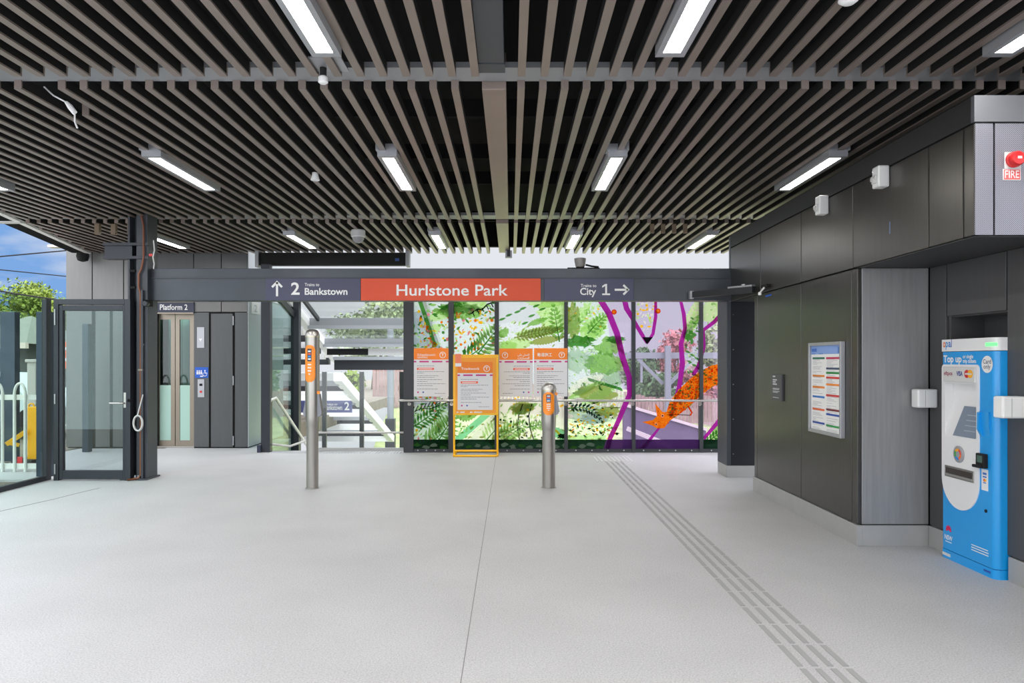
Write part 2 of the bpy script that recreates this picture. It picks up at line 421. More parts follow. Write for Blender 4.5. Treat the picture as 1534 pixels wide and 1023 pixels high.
# pier at far end of wall
b = MB(); b.box(2.84, 3.35, 9.5, 9.9, .15, 2.3, .004)
pr = struct(b.build('pier', mat('pier_dark', (32, 34, 40), .4, .2)))
pr.name = 'wall_pier'
OFF[pr.name] = OFF.get('pier', V((0, 0, 0))) if 'pier' in OFF else OFF[pr.name]
b = MB(); b.box(2.795, 2.845, 9.49, 9.92, .15, 2.3, .004); b.build('edge_strip', M_steelpaint, pr)
b = MB(); b.box(2.79, 3.35, 9.48, 9.9, 0, .15, .003); b.build('base_block', M_base, pr)
b = MB()
for z in (.3, .75, 1.2, 1.65, 2.1): b.lathe([(.006, 0), (.006, .004)], (2.88, 9.5, z), 8, 'y')
b.build('screw', M_stain, pr)
# door track bar above the recess
o = thing('door_track', 'grey steel door track sticking out under the beam beside the right-hand wall', 'door track', (2.6, 9.0, 2.26))
b = MB(); b.bar((2.80, 8.45, 2.325), (2.30, 9.36, 2.345), .06, .075); b.build('rail', M_mullion, o)
b = MB(); b.box(2.27, 2.32, 9.3, 9.38, 2.29, 2.39); b.build('end_bracket', M_grey, o)
b = MB(); b.bar((2.80, 8.45, 2.37), (2.62, 8.78, 2.377), .07, .02); b.lathe([(.03, 0), (.03, .02)], (2.73, 8.6, 2.38), 12); b.build('roller_cap', M_alu, o)
# ------------------------------------------------------------------ portal beam and signs
BY = 9.4
bz0, bz1 = at(0, 450, BY).z, at(0, 402, BY).z
b = MB(); bx0, bx1 = at(217, 0, BY).x, WX+.02
b.box(bx0, bx1, BY, BY+.25, bz0, at(0, 417, BY).z, .004)
b.box(bx0, bx1, BY+.005, BY+.25, at(0, 416, BY).z, bz1, .004)
pb = struct(b.build('portal_beam', M_beampaint))
b = MB(); b.box(bx0, bx1, BY-.012, BY, at(0, 417.5, BY).z, at(0, 415.5, BY).z); b.build('drip_edge', M_steelpaint, pb)
SF = BY-.03
def sign(name, x0, x1, y0, y1, Y, m, label, cat='sign', dep=.028, group=None):
    a, c = at(x0, y1, Y), at(x1, y0, Y)
    r = thing(name, label, cat, ((a.x+c.x)/2, Y, a.z), group)
    b = MB(); b.box(a.x, c.x, Y, Y+dep, a.z, c.z, .003); b.build('panel', m, r)
    return r
def arrow(b, c, d, L, t, Y):
    """straight arrow centred at c (x,z) pointing along d"""
    d = V((d[0], 0, d[1])).normalized(); n = V((-d.z, 0, d.x)); c = V((c[0], Y, c[1]))
    tip = c+d*L/2
    b.poly([c-d*L/2-n*t/2, c-d*L/2+n*t/2, tip-d*t*.7+n*t/2, tip-d*t*.7-n*t/2])
    for sgn in (1, -1):
        w = (-d+n*sgn).normalized(); m = V((-w.z, 0, w.x))
        if m.dot(d) < 0: m = -m
        b.poly([tip, tip+w*L*.52, tip+w*L*.52-m*t, tip-d*t*1.4])
TY = SF-.002
s1 = sign('direction_sign', 398, 540, 417, 450, SF, M_navy, 'navy sign with up arrow and the words Trains to Bankstown on the beam')
b = MB(); c = at(415, 432, TY); arrow(b, (c.x, c.z), (0, 1), .2, .028, TY); b.build('arrow', M_text, s1)
b = MB(); b.text('2', at(436, 441, TY), X1, ZUP, h=.148, w=.11, bold=.02); b.build('numeral', M_text, s1)
b = MB(); b.text('Trains to', at(456.5, 428.5, TY), X1, ZUP, h=.038, w=.185, bold=.01)
b.text('Bankstown', at(456.5, 441.3, TY), X1, ZUP, h=.082, w=.545, bold=.02)
b.build('lettering', M_text, s1)
s2 = sign('station_sign', 540.5, 810, 417, 450, SF-.004, M_orange, 'orange station name sign reading Hurlstone Park')
b = MB(); b.text('Hurlstone Park', at(594, 442.5, TY-.004), X1, ZUP, h=.135, w=1.42, bold=.012); b.build('lettering', M_text, s2)
s3 = sign('direction_sign', 815.5, 949, 417, 450, SF, M_navy, 'navy sign with right arrow and the words Trains to City on the beam')
b = MB(); c = at(932, 434, TY); arrow(b, (c.x, c.z), (1, 0), .19, .026, TY); b.build('arrow', M_text, s3)
b = MB()
q = at(908, 442, TY)
def gl(x, z): return q+V((x, 0, z))
b.poly([gl(-.012, .02), gl(.012, .02), gl(.012, .142), gl(-.012, .142)]); b.poly([gl(-.05, 0), gl(.05, 0), gl(.05, .021), gl(-.05, .021)]); b.poly([gl(-.012, .142), gl(-.05, .118), gl(-.05, .094), gl(-.012, .116)]); b.build('numeral', M_text, s3)
b = MB()
b.text('Trains to', at(870, 430, TY), X1, ZUP, h=.038, w=.2, bold=.01)
b.text('City', at(869, 441.5, TY), X1, ZUP, h=.085, w=.205, bold=.018)
b.build('lettering', M_text, s3)
# camera on top of the beam
r = thing('security_camera', 'grey dome camera standing on a bracket on top of the sign beam', 'camera', (at(869, 400, 9.5).x, 9.5, bz1))
c = at(869, 0, 9.5)
b = MB(); b.box(at(850, 0, 9.5).x, at(898, 0, 9.5).x, 9.47, 9.53, bz1, bz1+.02); b.box(c.x-.05, c.x+.05, 9.45, 9.55, bz1+.02, bz1+.03)
b.tube([(c.x+.07, 9.5, bz1+.06), (c.x+.15, 9.5, bz1+.04), (c.x+.24, 9.5, bz1+.03)], .012, 8); b.build('bracket', M_black, r)
b = MB(); b.lathe([(.045, .02), (.06, .04), (.072, .1), (.076, .14), (.06, .145)], (c.x, 9.5, bz1), 24); b.build('dome', mat('camera_grey', (140, 136, 132), .5), r, smooth=True)
# ------------------------------------------------------------------ steel column
b = MB()
x0, x1 = -4.86, -4.60
b.box(x1-.13, x1, 9.3, 9.56, 0, 3.45); 
b.box(x0+.0, x1-.13, 9.44, 9.47, 0, 3.6); b.box(x0, x0+.025, 9.32, 9.55, 0, 3.6); b.box(x1-.15, x1-.13, 9.32, 9.55, 0, 3.6)
cl = struct(b.build('steel_column', M_steelpaint))
b = MB(); b.box(x0-.06, x1+.02, 9.24, 9.6, 0, .018, .004); b.build('base_plate', M_steelpaint, cl)
for bx in (x0-.02, x0+.12, x1-.1):
    b = MB(); b.lathe([(.022, .018), (.022, .03), (.014, .03), (.014, .06), (.004, .062)], (bx, 9.27, 0), 8); b.build('anchor_bolt', M_alu, cl)
b = MB(); b.box(-5.15, x1+.02, 9.27, 9.31, at(0, 388, 9.3).z, at(0, 384, 9.3).z); b.box(-5.15, x1+.02, 9.27, 9.31, at(0, 368, 9.3).z, at(0, 364, 9.3).z)
b.box(-5.15, -4.8, 9.31, 9.4, at(0, 388, 9.3).z, at(0, 364, 9.3).z); b.build('bracket', M_darkframe, cl)
b = MB(); b.box(x0+.03, x1-.16, 9.3, 9.33, 2.63, 2.66); b.box(x0+.03, x1-.16, 9.3, 9.33, 2.42, 2.45); b.build('pipe_clip', M_black, cl)
# services on the column
r = thing('copper_pipe', 'thin copper pipe running down the front of the dark steel column', 'pipe', (-4.69, 9.27, 0))
px_ = at(208, 0, 9.27).x
b = MB(); b.tube([(px_+.03, 9.27, 3.36), (px_+.06, 9.27, 3.2), (px_+.06, 9.27, 2.8), (px_+.03, 9.27, 2.66), (px_+.0, 9.27, 2.6), (px_+.0, 9.27, 2.44), (px_+.02, 9.27, 2.36), (px_+.02, 9.27, .06), (px_, 9.25, .025), (px_-.06, 9.22, .018), (px_-.1, 9.18, .016)], .013, 8)
b.build('pipe', M_copper, r, smooth=True)
b = MB(); b.box(px_+.0, px_+.05, 9.25, 9.44, 1.38, 1.4); b.build('clip', M_champ, r)
r = thing('electrical_conduit', 'dark grey conduit beside the copper pipe on the steel column', 'pipe', (-4.62, 9.27, 0))
b = MB(); b.tube([(-4.652, 9.27, 2.4), (-4.652, 9.27, .02)], .015, 8); b.build('tube', M_beampaint, r, smooth=True)
b = MB(); b.box(-4.67, -4.64, 9.28, 9.3, 1.7, 1.72); b.build('saddle', M_grey, r)
b = MB(); c = at(207, 634, 9.22); pts = [c+V((.055*math.sin(t), 0, .095*math.cos(t))) for t in [2*math.pi*k/22 for k in range(23)]]
b.tube(pts, .011, 6); b.tube([p+V((.004, -.02, .004)) for p in pts], .009, 6); b.tube([c+V((-.01, 0, .095)), c+V((.02, -.005, .2)), c+V((.05, .02, .36))], .007, 6)
tag(b.build('cable_coil', M_offw, smooth=True), 'coiled white cable tied to the pipe on the steel column', 'cable')
r = thing('hanging_cable', 'white cable hanging from the column bracket beside the beam end', 'cable', (-4.35, 9.25, 2.7))
b = MB(); b.tube([at(230, 360, 9.25), at(231.5, 375, 9.25), at(229, 385, 9.25), at(231, 395, 9.25), at(230, 403, 9.25)], .008, 6); b.build('wire', M_offw, r)
b = MB(); q = at(226, 382, 9.25); b.box(q.x-.02, q.x+.02, 9.24, 9.27, q.z-.015, q.z+.015); b.build('tag', M_red, r)
r = thing('security_camera', 'small black camera under the left end of the sign beam', 'camera', at(219, 460, 9.3))
q = at(220, 455, 9.3); b = MB(); b.box(q.x-.03, q.x+.03, 9.3, 9.4, q.z-.03, q.z+.05); b.build('mount', M_black, r)
b = MB(); b.lathe([(.02, -.01), (.04, .0), (.04, .05), (.03, .06)], (q.x, 9.3, q.z), 14, 'y'); b.build('lens', M_darkframe, r)
# ------------------------------------------------------------------ left glass door and screen
DY = 9.22
zt = at(0, 448, DY).z
xl, xr = at(80, 0, DY).x, at(195, 0, DY).x
b = MB(); b.box(xl, xl+.06, DY, DY+.1, 0, zt, .003); b.box(xr-.07, xr, DY, DY+.1, 0, zt, .003); b.box(xl+.06, xr-.07, DY, DY+.1, at(0, 456, DY).z, zt, .003)
d1 = struct(b.build('door_1', M_darkframe))
a, c = at(93, 705, DY), at(183, 465, DY)
b = MB(); dx0, dx1 = xl+.065, xr-.075; dz1 = at(0, 456.5, DY).z-.006
b.box(dx0, a.x, DY+.01, DY+.07, .015, dz1, .003); b.box(c.x, dx1, DY+.01, DY+.07, .015, dz1, .003)
b.box(a.x, c.x, DY+.01, DY+.07, .015, a.z, .003); b.box(a.x, c.x, DY+.01, DY+.07, c.z, dz1, .003)
lf = b.build('door_leaf', M_darkframe, d1)
b = MB(); b.box(a.x, c.x, DY+.035, DY+.047, a.z, c.z); b.build('glass_pane', M_glassdoor, lf)
b = MB(); q = at(187, 600, DY); b.box(q.x-.015, q.x+.015, DY-.004, DY+.01, q.z-.09, q.z+.1, .003)
b.tube([(q.x, DY, q.z-.03), (q.x, DY-.05, q.z-.03), (q.x-.03, DY-.06, q.z-.03), (q.x-.16, DY-.06, q.z-.03)], .01, 8); b.build('handle', M_stain, lf, smooth=False)
b = MB(); b.lathe([(.022, 0), (.022, .01)], (q.x+.05, DY+.01, q.z), 16, 'y'); b.build('lock', M_black, lf)
for (ya, yb) in ((463, 487), (590, 605), (695, 710)):
    b = MB(); b.box(at(82.5, 0, DY).x-.006, at(82.5, 0, DY).x+.008, DY-.012, DY+.002, at(0, yb, DY).z, at(0, ya, DY).z); b.build('hinge', M_alu, d1)
# glass screen along the left side
SX = -5.86
w1 = sroot('window_1', (SX, 7, 0))
b = MB(); b.box(SX-.03, SX+.03, 4.2, DY, 0, .06, .003); b.box(SX-.03, SX+.03, DY-.0, DY+.1, 0, 2.28); b.build('frame', M_darkframe, w1)
M_sglass = mat_glass('screen_glass', (220, 231, 227), .5)
for y0, y1 in ((4.2, 5.85), (5.86, 7.5), (7.51, DY-.01)):
    b = MB(); b.box(SX-.006, SX+.006, y0, y1, .06, 2.29); b.build('glass_pane', M_sglass, w1)
# dark fins just outside
M_fin = mat('blue_grey_steel', (58, 70, 84), .3, .4)
for (xa, xb, ya, yb, Y, lb) in ((54, 77, 467, 704, 9.55, 'tall dark blue steel fin just outside the glass door frame'), (0, 22, 467, 706, 11.0, 'tall dark blue steel fin behind the white fence at the far left'), (123, 132, 485, 680, 12.1, 'narrow dark steel fin seen through the glass door before the lift tower')):
    b = MB(); a, c = at(xa, yb, Y), at(xb, ya, Y); b.box(a.x, c.x, Y, Y+.12, 0, c.z, .004)
    tag(b.build('steel_fin', M_fin), lb, 'post')
# ------------------------------------------------------------------ lift tower
LY = 12.66
lx0, lx1 = at(99, 0, LY).x, at(372, 0, LY).x
r = thing('lift_tower', 'grey metal clad lift tower with glass doors behind the glass door', 'lift', ((lx0+lx1)/2, LY, 0))
dxa, dxb = at(232, 0, LY).x, at(290, 0, LY).x
hz = at(0, 452, LY).z
b = MB(); b.box(lx0+.02, dxa, LY+.02, 14.6, 0, 6); b.box(dxb, lx1-.02, LY+.02, 14.6, 0, 6); b.box(dxa, dxb, LY+.02, 14.6, hz, 6); b.box(dxa, dxb, LY+.55, LY+.6, 0, hz)
b.build('shaft_core', M_black, r)
def cl(xa, xb, z0, z1, m=M_lift, nm='cladding_panel', y=LY):
    b = MB(); b.box(at(xa, 0, LY).x, at(xb, 0, LY).x, y, y+.03, z0, z1, .003); return b.build(nm, m, r)
zl = at(0, 468, LY).z
tops = 3.6
zsp = at(0, 466, LY).z
for xa, xb in ((99, 137.5), (138.8, 184.5), (185.8, 231.5)): cl(xa, xb, zsp+.006, tops)
for xa, xb in ((99, 137.5), (143, 164.5), (169, 231.5)): cl(xa, xb, .02, zsp)
for xa, xb in ((232, 289.5), (290.5, 331), (332, 371.5)): cl(xa, xb, at(0, 451, LY).z, tops, M_liftdark)
for xa, xb in ((290.5, 331), (332, 371.5)): cl(xa, xb, zl+.01, at(0, 452, LY).z, M_lift)
cl(290.5, 313, .02, zl, M_liftdark); cl(352, 371.5, .02, zl, M_liftdark)
sd = cl(316, 348.5, .02, zl-.02, M_liftdark, 'service_door')
for yy in (480, 570, 660):
    b = MB(); q = at(349.5, yy, LY); b.box(q.x-.008, q.x+.008, LY-.008, LY+.03, q.z-.08, q.z+.08); b.build('hinge', M_alu, sd)
b = MB(); b.box(lx1-.02, lx1+.004, LY, 14.6, .02, 2.6, .003); b.box(lx1-.02, lx1+.004, LY, 14.6, 2.61, tops, .003); b.build('side_panel', mat('lift_side_lit', (176, 180, 184), .45, .2), r)  # lighter cladding colour imitates the stronger light on this side
# lift doors
dY = LY+.14
for (xa, xb, k) in ((233, 262, 0), (263, 290.5, 1)):
    x0, x1 = at(xa, 0, dY).x, at(xb, 0, dY).x; zb, ztp = .03, at(0, 470, dY).z
    b = MB(); w = .07
    b.box(x0, x0+w, dY, dY+.04, zb, ztp); b.box(x1-w, x1, dY, dY+.04, zb, ztp); b.box(x0+w, x1-w, dY, dY+.04, zb, zb+.09); b.box(x0+w, x1-w, dY, dY+.04, ztp-.1, ztp)
    ld = b.build('landing_door', M_champ, r)
    zf = at(0, 577, dY).z
    b = MB(); b.box(x0+w, x1-w, dY+.012, dY+.022, zf, ztp-.1); b.build('glass_pane', M_glassdark, ld)
    b = MB(); b.box(x0+w, x1-w, dY+.012, dY+.022, zb+.09, zf); b.build('frosted_pane', M_frost, ld)
b = MB(); b.box(at(232, 0, LY).x, at(291, 0, LY).x, LY+.05, LY+.4, 0, .03); b.build('door_sill', M_stain2, r)
b = MB(); b.box(dxa, dxb, LY+.1, LY+.3, at(0, 470, dY).z, at(0, 452, LY).z); b.build('door_head', M_champ, r)
# car interior
b = MB(); b.box(at(236, 0, 13).x, at(288, 0, 13).x, 12.95, 13.1, 2.36, 2.38); b.build('added_car_light', mat_emit('added_car_lamp', (235, 255, 245), 6.0), r)  # unseen lamp, added to brighten the car behind the door glass
b = MB(); b.box(at(232, 0, 13.15).x, dxb, 13.15, 13.18, 0, 2.4); b.build('car_wall', mat('lift_car_green', (112, 150, 134), .3), r)
b = MB(); b.box(at(254, 0, 13.1).x, at(259, 0, 13.1).x, 13.08, 13.12, .1, 2.3); b.box(at(275, 0, 13.1).x, at(284, 0, 13.1).x, 13.08, 13.12, .1, 2.3); b.build('car_trim', mat('lift_car_pale', (150, 185, 180), .3), r)
q0, q1 = at(295, 521, LY-.01), at(306, 490, LY-.01)
b = MB(); b.box(q0.x, q1.x, LY-.01, LY, q0.z, q1.z, .002); ip = b.build('indicator_panel', M_alu, r)
b = MB(); cc = (q0+q1)/2; b.poly([(cc.x-.03, LY-.012, cc.z-.02), (cc.x, LY-.012, cc.z-.07), (cc.x+.03, LY-.012, cc.z-.02)]); b.build('arrow', M_white, ip)
q0, q1 = at(296, 595, LY-.01), at(306, 568, LY-.01)
b = MB(); b.box(q0.x, q1.x, LY-.01, LY, q0.z, q1.z, .002); ip = b.build('call_panel', M_alu, r)
b = MB(); cc = (q0+q1)/2; b.box(cc.x-.025, cc.x+.025, LY-.014, LY-.01, cc.z+.04, cc.z+.08); b.build('display', M_black, ip)
b = MB(); b.lathe([(.02, 0), (.02, .01)], (cc.x, LY-.01, cc.z-.06), 14, 'y'); b.build('button', M_red, ip)
s = sign('platform_sign', 236, 290.5, 453, 468, LY-.03, M_navy2, 'dark navy sign reading Platform 2 above the lift doors')
b = MB(); b.text('Platform 2', at(239.5, 464, LY-.032), X1, ZUP, h=.09, w=.475, bold=.012); b.build('lettering', M_text, s)
b = MB(); a = at(236, 470, LY); c = at(290.5, 451.5, LY); b.box(a.x, c.x, LY-.026, LY-.002, a.z, at(0, 468.2, LY).z); b.box(a.x, c.x, LY-.026, LY-.002, at(0, 453, LY).z, c.z); b.build('frame', M_champ, s)
s = sign('access_sign', 292, 312, 550, 566, LY-.008, mat('access_blue', (14, 84, 186), .45), 'small blue lift sign with people and wheelchair symbols', dep=.006)
b = MB(); yy = LY-.0095
def disc(b, c, r, n=14, u=X1, v=ZUP): b.poly([V(c)+V(u)*(r*math.cos(2*math.pi*k/n))+V(v)*(r*math.sin(2*math.pi*k/n)) for k in range(n)])
for k in range(3):
    q = at(295.5+k*3, 555.5, yy); disc(b, q, .011); b.box(q.x-.012, q.x+.012, yy-.0005, yy, q.z-.06, q.z-.014)
q = at(307, 555, yy); disc(b, q, .011); b.bar(q-V((0, 0, .015)), q-V((0, 0, .05)), .001, .014, X1); b.bar(q-V((0, 0, .045)), q+V((.04, 0, -.045)), .001, .012)
pts = [q+V((-.002+.034*math.cos(t), 0, -.062+.034*math.sin(t))) for t in [math.radians(130+10*k) for k in range(24)]]
b.tube(pts, .005, 4); q = at(302, 563.5, yy); b.box(q.x-.025, q.x+.025, yy-.0005, yy, q.z-.008, q.z+.008)
b.build('pictograms', M_text, s)
s = thing('platform_sign', 'white numeral 2 sign on the side wall of the lift tower', 'sign', (lx1+.01, 12.95, at(0, 470, 12.9).z))
z0, z1 = at(0, 470, 12.9).z, at(0, 452, 12.9).z
b = MB(); b.box(lx1+.004, lx1+.012, 12.78, 13.2, z0, z1); b.build('panel', M_offw, s)
b = MB(); b.text('2', (lx1+.0135, 12.92, z0+.04), Y1, ZUP, h=.12, w=.14, bold=.01); b.build('numeral', mat('numeral_grey', (150, 153, 158), .5), s)
# ------------------------------------------------------------------ back glazed wall with printed art
GY = 12.1
mull = [(605, 620), (672, 680), (741, 747.5), (845, 850.5), (946, 951.5), (1047, 1052.5), (1150, 1156)]
PR = {}
for n, c, k in (('lime', (206, 234, 168), .22), ('green', (150, 194, 112), .2), ('forest', (84, 148, 70), .25), ('darkgreen', (28, 52, 38), .25), ('olive', (164, 174, 100), .18),
                ('mint', (150, 220, 170), .25), ('white', (252, 252, 252), .8), ('cream', (248, 242, 230), .35), ('yellow', (250, 196, 48), .1), ('orange', (238, 120, 20), .1),
                ('pink', (240, 140, 150), .1), ('purple', (172, 44, 156), .25), ('plum', (74, 46, 92), .35), ('red', (214, 62, 20), .1), ('ink', (30, 40, 34), .1), ('pale', (244, 250, 246), .75), ('sage', (204, 222, 202), .5), ('lilac', (238, 222, 244), .93), ('greywash', (200, 206, 216), .6)):
    PR[n] = mat_print('print_'+n, c, k)
PN = list(PR)
ART = []      # (colour, polygon in drawing units, order)
def shp(col, pts): ART.append((PN.index(col), pts))
def ribbon(col, pts, w):
    L, R_ = [], []
    n = len(pts)
    for i, (x, y) in enumerate(pts):
        a = pts[max(0, i-1)]; c = pts[min(n-1, i+1)]; dx, dy = c[0]-a[0], c[1]-a[1]; l = math.hypot(dx, dy) or 1
        ww = (w[i] if isinstance(w, (list, tuple)) else w)/2
        L.append((x-dy/l*ww, y+dx/l*ww)); R_.append((x+dy/l*ww, y-dx/l*ww))
    for i in range(n-1): shp(col, [L[i], L[i+1], R_[i+1], R_[i]])
def dot(col, x, y, r, n=7): shp(col, [(x+r*math.cos(2*math.pi*k/n), y+r*math.sin(2*math.pi*k/n)) for k in range(n)])
def dots(x0, x1, y0, y1, n, cols, r0=1.2, r1=2.4, seed=1, test=None):
    g = random.Random(seed)
    for i in range(n):
        x, y = g.uniform(x0, x1), g.uniform(y0, y1)
        if test and not test(x, y): continue
        r_ = g.uniform(r0, r1); c_ = g.choice(cols)
        if g.random() < .5: dot(c_, x, y, r_)
        else:
            t = g.uniform(0, 3.1); dx, dy = math.cos(t)*r_*1.7, math.sin(t)*r_*1.7
            shp(c_, [(x-dx, y-dy), (x+dy*.4, y-dx*.4), (x+dx, y+dy), (x-dy*.4, y+dx*.4)])
def fern(col, x0, y0, x1, y1, wid, n, seed=0, bend=0.0, stem='forest'):
    g = random.Random(seed); P = []
    for i in range(n+1):
        t = i/n; x = x0+(x1-x0)*t; y = y0+(y1-y0)*t; dx, dy = x1-x0, y1-y0
        k = bend*math.sin(math.pi*t); P.append((x-dy*k, y+dx*k))
    ribbon(stem or col, P, [1.8*(1-i/n)+.4 for i in range(n+1)])
    for i in range(1, n):
        t = i/n; l = wid*(math.sin(math.pi*min(1, .25+t*.75)))*g.uniform(.85, 1.1)
        a, c = P[i-1], P[i+1]; dx, dy = c[0]-a[0], c[1]-a[1]; L = math.hypot(dx, dy); dx /= L; dy /= L
        st = L/2*.85
        for sg in (1, -1):
            nx, ny = -dy*sg, dx*sg; ex, ey = P[i][0]+nx*l+dx*l*.55, P[i][1]+ny*l+dy*l*.55
            mx, my = (P[i][0]+ex)/2, (P[i][1]+ey)/2
            shp(col, [P[i], (mx+dx*st*.55, my+dy*st*.55), (ex, ey), (mx-dx*st*.55, my-dy*st*.55)])
def blob(col, cx, cy, rx, ry, seed=0, jag=.25, n=46):
    jag = min(.5, jag*1.35)
    g = random.Random(seed)
    shp(col, [(cx+rx*math.cos(2*math.pi*k/n)*g.uniform(1-jag, 1+jag*.6), cy+ry*math.sin(2*math.pi*k/n)*g.uniform(1-jag, 1+jag*.6)) for k in range(n)])
def leaf(col, x0, y0, x1, y1, w, n=8, sk=0):
    L, R_ = [], []
    dx, dy = x1-x0, y1-y0; l = math.hypot(dx, dy); nx, ny = -dy/l, dx/l
    if w > 4: n = max(n, 2*int(l/4))
    for i in range(n+1):
        t = i/n; k = w*max(0, math.sin(math.pi*t))**.8*(1-.3*t)*(.72 if i % 2 and w > 4 else 1)
        L.append((x0+dx*t+nx*k, y0+dy*t+ny*k)); R_.append((x0+dx*t-nx*k*(1-sk), y0+dy*t-ny*k*(1-sk)))
    shp(col, L+R_[::-1][1:-1])
# --- washes
shp('pale', [(600, 440), (742, 440), (742, 676), (600, 676)])
shp('white', [(742, 440), (848, 440), (848, 676), (742, 676)])
shp('pale', [(848, 440), (905, 440), (915, 520), (938, 600), (905, 676), (848, 676)])
shp('lilac', [(905, 440), (948, 440), (948, 676), (905, 676), (938, 600), (915, 520)])
shp('lilac', [(948, 440), (1160, 440), (1160, 676), (948, 676)])
def scatter(cols, x0, x1, y0, y1, n, seed, la=4, lb=9, ang=None, spread=.6):
    g = random.Random(seed)
    for i in range(n):
        x, y, l = g.uniform(x0, x1), g.uniform(y0, y1), g.uniform(la, lb); t = g.uniform(0, 6.28) if ang is None else g.gauss(ang, spread)
        leaf(g.choice(cols), x, y, x+l*math.cos(t), y+l*math.sin(t), l*.22, 6)
# --- left panes
leaf('lime', 640, 480, 700, 452, 13); leaf('green', 652, 470, 700, 448, 7); leaf('lime', 640, 500, 662, 486, 10)
shp('greywash', [(612, 468), (640, 466), (660, 520), (660, 605), (612, 605)])
shp('greywash', [(612, 604), (675, 604), (675, 660), (612, 660)])
ribbon('forest', [(628, 448), (640, 482), (652, 520)], 6)
blob('forest', 690, 462, 34, 9, 3); blob('green', 694, 468, 36, 10, 31); blob('lime', 712, 456, 18, 10, 33)
dots(626, 742, 464, 600, 430, ['yellow', 'yellow', 'orange', 'lime', 'pink', 'green', 'forest'], 1.3, 2.9, 5)
dots(616, 660, 480, 660, 130, ['green', 'lime', 'orange', 'yellow', 'pink', 'forest'], 1.2, 2.6, 6)
fern('forest', 690, 540, 744, 488, 20, 12, 4, .1); fern('lime', 716, 530, 750, 486, 20, 9, 5)
ribbon('ink', [(705, 470), (716, 463), (722, 464), (730, 456), (742, 452)], 2.2)
for k in range(5): ribbon('ink', [(708+7*k, 468-3.4*k), (711+7*k, 474-3.4*k)], 1.6)
fern('green', 632, 668, 682, 615, 26, 12, 7, .12); fern('forest', 618, 640, 672, 604, 14, 12, 8); fern('green', 650, 670, 676, 630, 16, 10, 9)
ribbon('ink', [(614, 620), (630, 612), (645, 612), (672, 602)], 1.4)
for k in range(8): ribbon('ink', [(616+6*k, 619-2*k), (621+6*k, 609-1.8*k)], 1.4)
shp('mint', [(682, 655), (720, 622), (735, 622), (684, 666)]); shp('cream', [(690, 662), (735, 622), (748, 622), (748, 662)]); shp('white', [(700, 662), (738, 622), (744, 626), (715, 662)])
leaf('green', 682, 622, 715, 622, 12)
fern('lime', 724, 664, 760, 624, 18, 9, 11); fern('olive', 735, 664, 770, 640, 12, 8, 12)
scatter(['lime', 'green', 'white', 'forest'], 640, 740, 452, 478, 60, 60, 4, 10, .2); scatter(['green', 'lime', 'forest', 'white'], 615, 672, 600, 658, 70, 61, 4, 9, -.7)
scatter(['white', 'lime', 'olive', 'green'], 682, 742, 624, 658, 40, 62, 4, 9, -.8)
# --- third pane
blob('lime', 830, 470, 26, 30, 14, .2); blob('lime', 818, 452, 30, 10, 15)
leaf('green', 790, 487, 822, 476, 6); leaf('olive', 776, 504, 846, 490, 10); leaf('lime', 770, 500, 846, 496, 9); leaf('olive', 792, 514, 846, 505, 8); leaf('lime', 748, 520, 800, 512, 14); leaf('lime', 742, 530, 775, 515, 16)
leaf('green', 748, 505, 762, 492, 9); fern('green', 838, 512, 828, 452, 13, 9, 16); fern('olive', 770, 506, 842, 492, 9, 14, 17, 0, 'olive')
for (x, y) in ((762, 472), (775, 467), (783, 462), (796, 473), (803, 458), (752, 478), (786, 484), (812, 463)): leaf('forest', x-5, y+2, x+6, y-2, 2)
shp('cream', [(744, 602), (846, 602), (846, 662), (744, 662)])
leaf('olive', 762, 612, 800, 606, 10); leaf('green', 770, 620, 806, 604, 8); blob('olive', 783, 612, 18, 9, 19)
ribbon('ink', [(783, 605), (777, 622), (775, 642), (779, 662)], 1.6); ribbon('white', [(785, 605), (779, 622), (777, 642), (781, 662)], 1.6); ribbon('ink', [(797, 605), (792, 622), (794, 642), (800, 660)], 1.6)
fern('green', 746, 655, 792, 632, 16, 10, 20); fern('lime', 748, 664, 780, 640, 14, 9, 21); fern('green', 790, 640, 818, 634, 9, 7, 22)
ribbon('green', [(792, 634), (800, 642), (806, 634), (812, 640), (822, 628)], 3)
dots(748, 845, 604, 658, 60, ['yellow', 'olive', 'darkgreen', 'green'], 1.2, 2.4, 23)
shp('white', [(800, 625), (842, 610), (842, 660), (812, 660)]); leaf('mint', 826, 640, 850, 660, 10); ribbon('yellow', [(832, 644), (840, 652)], 3); blob('darkgreen', 842, 653, 7, 4, 24)
dots(755, 800, 560, 600, 20, ['yellow', 'green'], 1, 2, 25)
scatter(['white', 'lime', 'olive', 'white'], 748, 846, 484, 520, 60, 63, 4, 10, -.25); scatter(['lime', 'white', 'lime'], 800, 846, 450, 485, 60, 64, 3, 7, -1.2)
scatter(['olive', 'green', 'cream', 'white', 'lime'], 748, 830, 605, 658, 90, 65, 4, 9, -.5)
